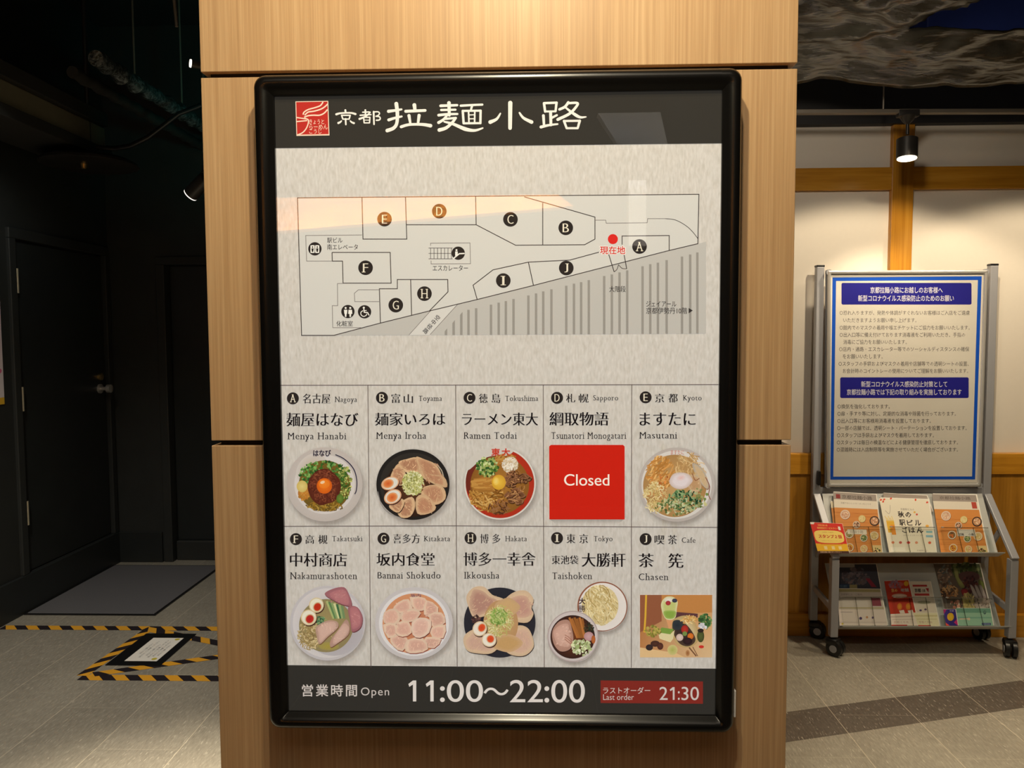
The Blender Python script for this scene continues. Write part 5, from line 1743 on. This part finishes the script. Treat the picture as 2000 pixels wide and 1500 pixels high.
def low_white(c1, c2):
    def paint(pr, uv):
        quadp(pr, uv, 0, 0, 1, 1, c1)
        quadp(pr, uv, 0, .16, 1, .28, c2)
        quadp(pr, uv, .06, .44, .94, .50, c2)
        utext(pr, uv, '京都ぐるめ', .10, .60, .70, .80, S(196, 160, 150), .0)
        quadp(pr, uv, .0, .92, .6, 1, S(206, 60, 56))
    return paint


def veg_mag(pr, uv):
    quadp(pr, uv, 0, 0, 1, 1, S(104, 92, 84))
    quadp(pr, uv, .38, 0, 1, .30, S(76, 86, 58))
    specks(pr, *uv(.66, .12), 26, 12, 70, 4, [S(70, 88, 52), S(96, 108, 66), S(112, 122, 84), S(58, 64, 44)])
    pr.disc(*uv(.70, .28), 22, 10, c=S(92, 66, 66), n=20)
    specks(pr, *uv(.18, .30), 13, 26, 80, 4, [S(120, 100, 90), S(150, 128, 112), S(96, 74, 66), S(128, 130, 126), S(88, 92, 96)], 2.5)
    specks(pr, *uv(.68, .46), 14, 16, 50, 4, [S(80, 50, 52), S(66, 42, 48), S(104, 60, 58)])
    pr.blob([uv(.90, .36), uv(.99, .40), uv(.97, .56), uv(.88, .54)], S(110, 122, 62), S(88, 100, 54))
    pr.blob([uv(.42, .08), uv(.50, .14), uv(.48, .30), uv(.56, .50), uv(.46, .52), uv(.40, .30)], S(150, 150, 96), S(110, 116, 70))
    strands(pr, *uv(.20, .62), 16, 12, 50, 12, 2.6, [S(186, 140, 96), S(150, 106, 74), S(206, 170, 126), S(84, 64, 56)])
    pr.blob([uv(.46, .58), uv(.58, .56), uv(.60, .70), uv(.48, .72)], S(150, 56, 62), S(120, 44, 52))
    for k in range(3):
        pr.blob([uv(.68 + k * .1, .48), uv(.74 + k * .1, .50), uv(.80 + k * .09, .74), uv(.72 + k * .09, .72)], S(176, 168, 166), S(146, 132, 132))
    strands(pr, *uv(.55, .84), 14, 16, 40, 14, 2.6, [S(170, 156, 100), S(196, 180, 126), S(150, 140, 84)], ang=1.3, spread=.3)
    specks(pr, *uv(.84, .86), 16, 10, 40, 4, [S(170, 158, 150), S(190, 180, 172), S(150, 136, 130)])
    specks(pr, *uv(.28, .88), 12, 8, 30, 3.4, [S(176, 120, 104), S(196, 180, 164), S(84, 78, 66), S(206, 150, 130)])


def teal(pr, uv):
    quadp(pr, uv, 0, 0, 1, 1, S(160, 204, 180))
    quadp(pr, uv, 0, 0, 1, .26, S(116, 166, 146))
    quadp(pr, uv, 0, .50, 1, .58, S(132, 184, 164))
    pr.line([uv(.06, .62), uv(.30, .60)], 2.2, S(236, 206, 180))
    pr.disc(*uv(.33, .62), 2.6, 2.6, c=S(236, 210, 180), n=10)
    pr.disc(*uv(.82, .24), 2.8, 4, c=S(84, 112, 112), n=12)
    pr.disc(*uv(.825, .22), 1.3, 2.2, c=S(116, 166, 146), n=10)
    quadp(pr, uv, .68, .84, .94, .97, S(70, 84, 140))
    utext(pr, uv, '京都地図', .71, .87, .91, .94, S(190, 200, 220))


def purple(pr, uv):
    quadp(pr, uv, 0, 0, 1, 1, S(62, 50, 134))
    pr.poly([uv(0, 0), uv(.3, 0), uv(0, .3)], S(160, 50, 116))
    pr.poly([uv(0, .8), uv(.3, 1), uv(0, 1)], S(236, 90, 70))
    pr.poly([uv(1, .6), uv(1, 1), uv(.7, .8)], S(206, 50, 130))
    pr.disc(*uv(.5, .46), 6.6, 8, S(244, 206, 62), S(232, 176, 44), n=18)
    utext(pr, uv, '京都', .5, .06, .86, .14, S(220, 214, 230))


brochure('brochure', TL_, [(1636, 1102), (1711, 1102), (1720, 1152), (1636, 1150)], 0.006, 0.008, 'dark photo magazine standing at the left of the lower tray', 'brochure', GL, dark_mag)
brochure('brochure', TL_, [(1635, 1150), (1719, 1151), (1733, 1222), (1640, 1222)], 0.016, 0.012, 'white guide brochure in the left pocket below the dark magazine', 'brochure', GL, white_flyer)
brochure('brochure', TL_, [(1727, 1135), (1774, 1133), (1789, 1199), (1739, 1199)], 0.012, 0.008, 'red sweets brochure in the middle pocket of the lower tray', 'brochure', GL, red_bro)
brochure('brochure', TL_, [(1777, 1136), (1817, 1136), (1830, 1197), (1788, 1197)], 0.010, 0.006, 'white souvenir brochure with red bands beside the red sweets brochure', 'brochure', GL, white_bro)
brochure('brochure', TL_, [(1739, 1200), (1782, 1198), (1793, 1222), (1741, 1222)], 0.022, 0.008, 'low white brochure standing in front of the red sweets brochure', 'brochure', GL, low_white(S(240, 228, 216), S(214, 196, 186)))
brochure('brochure', TL_, [(1783, 1197), (1830, 1197), (1835, 1223), (1794, 1223)], 0.022, 0.008, 'low cream brochure standing in front of the white souvenir brochure', 'brochure', GL, low_white(S(236, 230, 196), S(214, 206, 160)))
brochure('brochure', TL_, [(1823, 1101), (1913, 1101), (1934, 1190), (1846, 1190)], 0.006, 0.010, 'vegetable photo magazine at the right of the lower tray', 'brochure', GL, veg_mag)
brochure('brochure', TL_, [(1842, 1190), (1866, 1190), (1871, 1222), (1848, 1222)], 0.024, 0.006, 'small purple brochure with a yellow ball in front of the vegetable magazine', 'brochure', GL, purple)
brochure('brochure', TL_, [(1867, 1188), (1934, 1188), (1940, 1222), (1872, 1222)], 0.020, 0.008, 'pale teal brochure in front of the vegetable magazine', 'brochure', GL, teal)

# ================================================================== RIGHT CEILING
t0, t1 = at(1, 2.16, 1540, 223), at(1, 2.16, 2040, 214)
tr = tag(empty('lighting_track', tuple((t0 + t1) / 2)), 'grey lighting track running above the white wall', 'lighting track')
MB().beam(t0 + np.array([-.9, 0, 0.017]), t1 + np.array([.9, 0, -.017]), 0.032, 0.018, bev=0.003).build('rail', M['track'], tr)
hp = at(1, 2.16, 1725, 217)
for x in (hp[0], hp[0] - 1.1, hp[0] + 1.1):
    MB().tube([(x, 2.16, hp[2] + .004), (x, 2.16, CEIL_Z)], 0.004, 8).build('suspension_rod', M['track'], tr)

lc = at(1, 2.16, 1772, 272)
lt = at(1, 2.16, 1773, 222)
lamp = tag(empty('spotlight', tuple(lt)), 'lit black cylinder spotlight hanging from the track before the timber post', 'spotlight', 'track spotlights')
MB().beam(lt + np.array([-.045, 0, .0]), lt + np.array([.045, 0, .0]), 0.034, 0.03, bev=0.004).tube([lt + np.array([0, 0, -.01]), lt + np.array([0, 0, -.03]), lt + np.array([0, 0, -.045])], [0.034, 0.022, 0.008], 14).build('adapter', M['lamp_black'], lamp, True)
MB().tube([lt + np.array([0, 0, -.02]), lc + np.array([0, 0, 0.02])], 0.007, 10).build('stem', M['lamp_black'], lamp, True)
ldir = Vector((-0.05, -0.12, -1)).normalized()
c0 = Vector(lc) + ldir * (-0.004)
c1 = c0 + ldir * 0.088
m = MB()
m.tube([c0, c0 + ldir * 0.004, c0 + ldir * 0.004, c1], [0.034, 0.0425, 0.0425, 0.0425], 32)
m.build('lamp_body', M['lamp_black'], lamp, True)
MB().tube([c1 + ldir * 0.0004, c1 + ldir * 0.002], 0.0385, 28).build('lens', M['lamp_glow'], lamp, True, 'bright warm lens')
spot('lamp_light', c1 + ldir * 0.01, Vector(c1) + Vector((-0.02, 0.10, -1)), 34, WARM, 84, 0.7, 0.03, lamp)


def wrinkle(x, y, k=1.0):
    v = noise.fractal(Vector((x * 2.1, y * 3.2, 0.3)), 1.0, 2.0, 4) * 0.06
    v += abs(noise.noise(Vector((x * 5 + y * 2, y * 7, 1.7)))) * 0.05
    v += abs(noise.noise(Vector((x * 9, y * 12 - x * 5, 4.1)))) * 0.020
    return v * k


def sheet_fn(u, v):
    x = 0.70 + u * 3.6
    y = -1.4 + v * 3.35
    z = 2.585 + wrinkle(x, y) * (1 - 0.55 * max(0, (v - 0.84) / 0.16)) - 0.125 * max(0, (v - 0.84) / 0.16) ** 1.5 * (1 + 0.10 * math.sin(x * 5))
    return x, y, z


EP, EQ = at(2, 2.49, 1770, 95), at(2, 2.56, 1965, 0)
mbs = MB().grid(sheet_fn, 170, 170)
kill = []
for f in mbs.bm.faces:
    cpt = f.calc_center_median()
    wob = 0.05 * noise.noise(Vector((cpt.x * 6, cpt.y * 6, 0)))
    if cpt.y < EP[1] + wob * .5 + (cpt.x - EP[0]) * 0.02 and cpt.x > EP[0] + wob + (cpt.y - EP[1]) / (EQ[1] - EP[1]) * (EQ[0] - EP[0]):
        kill.append(f)
bmesh.ops.delete(mbs.bm, geom=kill, context='FACES')
sh = mbs.build('plastic_sheeting', M['plastic'], smooth=True)
tag(sh, 'crumpled dark plastic sheeting hanging under the ceiling above the track', 'plastic sheet')
sh.modifiers.new('thick', 'SOLIDIFY').thickness = 0.004
bd = tag(empty('air_duct', (3.0, 2.2, 2.66)), 'dark blue boxed air duct showing through the gap in the plastic sheeting', 'air duct')
MB().box(1.75, 4.4, 2.185, 2.415, 2.665, 3.0, 0.006).build('duct_box', M['blue_duct'], bd)
MB().box(2.05, 2.32, 2.168, 2.185, 2.655, 2.71, 0.004).build('flange', M['track'], bd)

# ================================================================== LEFT CEILING
XD = -2.25
A, B = at(0, XD, 205, 251), at(0, XD, 200, 288)
du = tag(empty('bulkhead_duct', (XD - .2, 1.0, float(B[2]))), 'long grey boxed duct under the black ceiling at upper left', 'air duct')
MB().box(XD - 0.36, XD, -3.5, float(A[1]), float(B[2]), float(A[2]), 0.006).build('duct_box', M['grey_duct'], du)
MB().box(XD - 0.36, XD + 0.03, -3.5, float(A[1]) - .02, float(A[2]), float(A[2]) + 0.07, 0.004).build('top_rail', M['dark_duct'], du)
MB().box(XD - 0.30, XD + 0.015, -3.5, float(A[1]) + 0.04, float(B[2]) - 0.055, float(B[2]), 0.004).build('bottom_rail', M['dark_duct'], du)
pts = []
P0, P1 = at(2, 2.72, 200, 122), at(2, 2.72, 396, 246)
pp = tag(empty('wrapped_pipe', tuple(P0)), 'foil wrapped pipe with a teal sheen under the ceiling left of the pillar', 'pipe')
rr = []
for i in range(41):
    t = -0.05 + 1.6 * i / 40
    pts.append(P0 + (P1 - P0) * t + np.array([0, 0, 0.006 * math.sin(i * 2.1)]))
    rr.append(0.036 + 0.006 * math.sin(i * 1.7) + 0.005 * math.sin(i * 4.1))
foil = NT('foil_wrap')
ff = foil.noise(foil.coords((14, 14, 14)), 3.0, 4, 0.7)
foil.principled(foil.ramp(ff, [(0.4, S(70, 76, 76)), (0.7, S(170, 180, 180))]), 0.25, 0.6, 0.5, bump=ff, bstr=0.8, bdist=0.02)
MB().tube(pts, rr, 16).build('pipe_wrap', foil.m, pp, True)
MB().tube([p + np.array([-.11, 0, -.06]) for p in pts], 0.028, 12).build('companion_pipe', M['dark_duct'], pp, True)
for k in (8, 20, 32):
    q = pts[k]
    MB().tube([q + np.array([0, 0, .05]), np.array([q[0], q[1], CEIL_Z])], 0.005, 8).build('hanger', M['track'], pp, True)

dc = at(1, 2.75, 175, 322)
ds = tag(empty('ceiling_disc', tuple(dc)), 'round black disc fixture hanging under the grey duct at left', 'ceiling fixture')
MB().tube([dc + np.array([0, 0, 0.03]), dc + np.array([0, 0, 0.012]), dc, dc + np.array([0, 0, -.006])], [0.20, 0.232, 0.236, 0.224], 40).build('disc', M['lamp_black'], ds, True)
MB().tube([dc + np.array([0, 0, 0.02]), np.array([dc[0], dc[1], CEIL_Z])], 0.012, 10).build('stem', M['lamp_black'], ds, True)
MB().tube([dc + np.array([0, -.05, -.004]), dc + np.array([0, -.05, -.03])], [0.018, 0.014], 14).build('sensor', M['brass'], ds, True, 'small metal sensor')
ca = [at(1, 2.6, *k) for k in ((395, 205), (350, 222), (320, 245), (290, 268), (255, 285), (225, 290), (190, 288))]
tag(MB().tube(ca, 0.012, 10).build('hanging_cable', M['rubber'], smooth=True), 'thin dark cable drooping from the pipe towards the grey duct', 'cable')

for nm, ctr, dirv, lab, ln in (('spotlight', at(1, 2.3, 386, 366), (-0.80, 0.25, -0.62), 'black spotlight with a lit rim peeking out left of the pillar at head height', 0.11), ('spotlight', at(1, 1.5, 400, 130), (-0.75, -0.5, 0.05), 'small black spotlight beside the pillar top at left', 0.10)):
    d = Vector(dirv).normalized()
    b = Vector(ctr)
    q_ = 0.034 if ln > 0.105 else 0.014
    L_ = tag(empty(nm, tuple(b)), lab, 'spotlight', 'track spotlights')
    MB().tube([b - d * ln * .6, b - d * ln * .55, b + d * ln * .45], [q_ * .8, q_, q_], 26).build('lamp_body', M['lamp_black'], L_, True)
    MB().tube([b + d * (ln * .45), b + d * (ln * .45 + 0.005)], [q_, q_ * .97], 26).build('lens_rim', M['rim_glow'], L_, True, 'pale rim')
    MB().tube([b, b + Vector((0.04, 0, 0.1)), Vector((b.x + .04, b.y, CEIL_Z))], 0.008, 8).build('stem', M['lamp_black'], L_, True)
q = at(1, 1.6, 338, -20)
q2 = at(1, 1.6, 345, 52)
tag(MB().tube([np.array([q[0], q[1], CEIL_Z]), q, q2], 0.006, 8).build('ceiling_rod', M['track'], smooth=True), 'thin pale rod hanging from the ceiling at upper left', 'rod')

# ================================================================== LEFT FLOOR
mq = [at(2, 0, *k) for k in [(35, 1200), (305, 1203), (420, 1116), (240, 1108)]]
mq[0][0] = mq[3][0] = LEFT_X + 0.02
mq[0][1] = mq[1][1]
mq[3][1] = mq[2][1] = 3.40
mq[1][0] = mq[2][0] = (mq[1][0] + mq[2][0]) / 2
MATX0, MATX1, MATY0, MATY1 = LEFT_X + 0.024, float(mq[1][0]), float(mq[0][1]), 3.50
dm = tag(empty('door_mat', ((MATX0 + MATX1) / 2, (MATY0 + MATY1) / 2, 0)), 'dark grey floor mat in front of the black corner doors', 'mat')
MB().box(MATX0 + .012, MATX1 - .012, MATY0 + .012, MATY1 - .012, 0, 0.009, 0.002).build('pile', M['mat'], dm)
eb = MB()
for x0, x1, y0, y1 in ((MATX0, MATX1, MATY0, MATY0 + .012), (MATX0, MATX1, MATY1 - .012, MATY1), (MATX0, MATX0 + .012, MATY0 + .012, MATY1 - .012), (MATX1 - .012, MATX1, MATY0 + .012, MATY1 - .012)):
    eb.box(x0, x1, y0, y1, 0, 0.007, 0.001)
eb.build('rubber_edge', M['rubber'], dm)

YEL, TBK = S(232, 168, 52), S(42, 36, 40)


def tape(a, b, w, label, phase=0.0, lift=0.0):
    a, b = np.array(a[:2]), np.array(b[:2])
    L = np.linalg.norm(b - a)
    d = (b - a) / L
    n = np.array([-d[1], d[0]])
    pr = Print(lambda x, y, h: (a[0] + d[0] * x + n[0] * y, a[1] + d[1] * x + n[1] * y, 0.0004 + lift + h), 4e-5)
    pr.poly([(0, -w / 2), (L, -w / 2), (L, w / 2), (0, w / 2)], TBK)
    per, sl = 0.116, 0.052
    s_ = -per + phase
    while s_ < L:
        q = [(s_ + sl / 2, -w / 2), (s_ + per * .5 + sl / 2, -w / 2), (s_ + per * .5 - sl / 2, w / 2), (s_ - sl / 2, w / 2)]
        q = [(min(max(x, 0), L), y) for x, y in q]
        if q[1][0] - q[0][0] > 1e-4 or q[2][0] - q[3][0] > 1e-4:
            pr.poly(q, YEL)
        s_ += per
    return tag(pr.build('hazard_tape', M['ink']), label, 'hazard tape', 'hazard tape on the floor')


F_ = lambda px, py: at(2, 0, px, py)
tape(F_(4, 1225.5), (-1.28, F_(4, 1225.5)[1]), 0.054, 'long yellow black hazard tape just in front of the grey mat', 0.012)
tape(F_(157, 1323), (-1.05, F_(157, 1323)[1]), 0.054, 'yellow black hazard tape nearest the camera, below the floor sign', 0.03)
tape(F_(287, 1232), F_(160, 1320), 0.050, 'hazard tape running front to back along the left of the floor sign', 0.02, 2e-4)
tape(F_(178, 1318), F_(470, 1277), 0.050, 'slanting hazard tape passing under the near edge of the floor sign', 0.05, 4e-4)
tape(F_(283, 1228), F_(470, 1265), 0.050, 'slanting hazard tape behind the far edge of the floor sign', 0.02, 6e-4)
fs = tag(empty('floor_sign', (-1.73, 2.2, 0)), 'black floor sign holding a white printed sheet inside the hazard tape', 'floor sign')
bx0, bx1 = -1.855, -1.605
by0, by1 = 2.020, 2.385
MB().box(bx0, bx1, by0, by1, 0.0016, 0.0036, 0.001).build('board', M['rubber'], fs)
MB().box(-1.790, -1.642, 2.062, 2.328, 0.0036, 0.0042).build('sheet', M['paper'], fs, label='white printed sheet')
pr = Print(lambda x, y, h: (x, y, 0.0044 + h), 3e-5)
for i, (x, l0, l1) in enumerate(((-1.765, 2.14, 2.26), (-1.748, 2.10, 2.29), (-1.725, 2.12, 2.25), (-1.708, 2.10, 2.30), (-1.690, 2.11, 2.28), (-1.672, 2.12, 2.24))):
    v, f = glyphs('足元にご注意ください', 0.0, 1.0, 1)
    lo, hi = v.min(0), v.max(0)
    pr.up()
    pr.raw([(x + (p[1] - lo[1]) / (hi[1] - lo[1]) * -0.011 + .011, l0 + (p[0] - lo[0]) / (hi[0] - lo[0]) * (l1 - l0)) for p in v], f, S(120, 120, 124))
pr.disc(-1.665, 2.085, .012, .012, c=S(206, 190, 70), n=14)
pr.disc(-1.665, 2.31, .012, .012, c=S(206, 190, 70), n=14)
pr.build('print', M['ink'], fs)

wp = tag(empty('wall_poster', (LEFT_X, 2.3, 1.12)), 'pink and white poster with yellow lower border on the left wall', 'poster')
MB().box(LEFT_X, LEFT_X + 0.004, 1.99, 2.585, 1.12, 1.93).build('sheet', M['paper'], wp)
pr = Print(lambda y, z, h: (LEFT_X + 0.0045 + h, y, z), 3e-5)
pr.raw([(1.99, 1.12), (2.585, 1.12), (2.585, 1.93), (1.99, 1.93)], [(0, 1, 2, 3)], [S(226, 220, 224), S(232, 226, 230), S(228, 196, 214), S(214, 180, 206)])
pr.poly([(1.99, 1.12), (2.585, 1.12), (2.585, 1.155), (1.99, 1.155)], S(236, 190, 60))
for i in range(26):
    pr.disc(rnd.uniform(2.02, 2.56), rnd.uniform(1.2, 1.55), .02, .014, c=jit(rnd, S(214, 110, 150), .2), n=9, rot=rnd.uniform(0, 3))
pr.build('print', M['ink'], wp)

# ================================================================== ACROSS THE CORRIDOR (seen mirrored in the poster cover)
def mirror(px, py, Y, gy=-0.005):
    d = ray(px, py)
    t = (gy - CAM[1]) / d[1]
    p_ = CAM + d * t
    d = np.array([d[0], -d[1], d[2]])
    return p_ + d * ((Y - p_[1]) / d[1])


fq = [mirror(*k, -3.6) for k in [(538, 452), (1120, 402), (1090, 380), (538, 386)]]
fa = tag(empty('shop_fascia', tuple((fq[0] + fq[1]) / 2)), 'wooden fascia board across the corridor, lit by added spots, mirrored in the poster cover', 'fascia board')
o_ = np.array([0, -0.12, 0])
MB().hexa([fq[0] + o_, fq[1] + o_, fq[1], fq[0], fq[3] + o_, fq[2] + o_, fq[2], fq[3]]).build('board', M['fascia'], fa)
fm = (fq[0] + fq[1]) / 2
for k in (0.12, 0.37, 0.62, 0.87):
    c = fq[0] + (fq[1] - fq[0]) * k
    spot('fascia_boost_light', c + np.array([0, 0.30, -0.10]), c + np.array([0, 0, 0.10]), 52, (1.0, 0.74, 0.34), 120, 0.8, 0.03, fa)  # added bodiless spots, so the board mirrors as a bright warm band
wq = [mirror(*k, -4.4) for k in [(1228, 480), (1262, 480), (1262, 352), (1228, 352)]]
wc = tag(empty('white_panel', tuple((wq[0] + wq[1]) / 2)), 'pale upright panel across the corridor, mirrored at the right of the map', 'panel')
MB().hexa([wq[0] + o_, wq[1] + o_, wq[1], wq[0], wq[3] + o_, wq[2] + o_, wq[2], wq[3]]).build('board', M['white_plastic'], wc)
spot('panel_boost_light', (wq[0] + wq[1]) / 2 + np.array([0, 0.8, -.2]), (wq[0] + wq[2]) / 2, 40, (1, .95, .88), 70, .6, .05, wc)  # unseen spot added to brighten the panel's mirror image

cq = [mirror(*k, -4.9) for k in [(1208, 284), (1304, 282), (1290, 219), (1168, 221)]]
cb = tag(empty('ceiling_box', tuple((cq[0] + cq[1]) / 2)), 'grey boxed ceiling panel across the corridor, mirrored in the black title band', 'ceiling panel')
MB().hexa([cq[0] + o_, cq[1] + o_, cq[1], cq[0], cq[3] + o_, cq[2] + o_, cq[2], cq[3]]).build('board', M['white_plastic'], cb)
spot('ceiling_box_boost_light', (cq[0] + cq[1]) / 2 + np.array([-.2, 1.2, -.5]), (cq[0] + cq[2]) / 2, 34, (.88, .95, 1), 60, .8, .05, cb)  # added spot that lifts the box's image in the title band
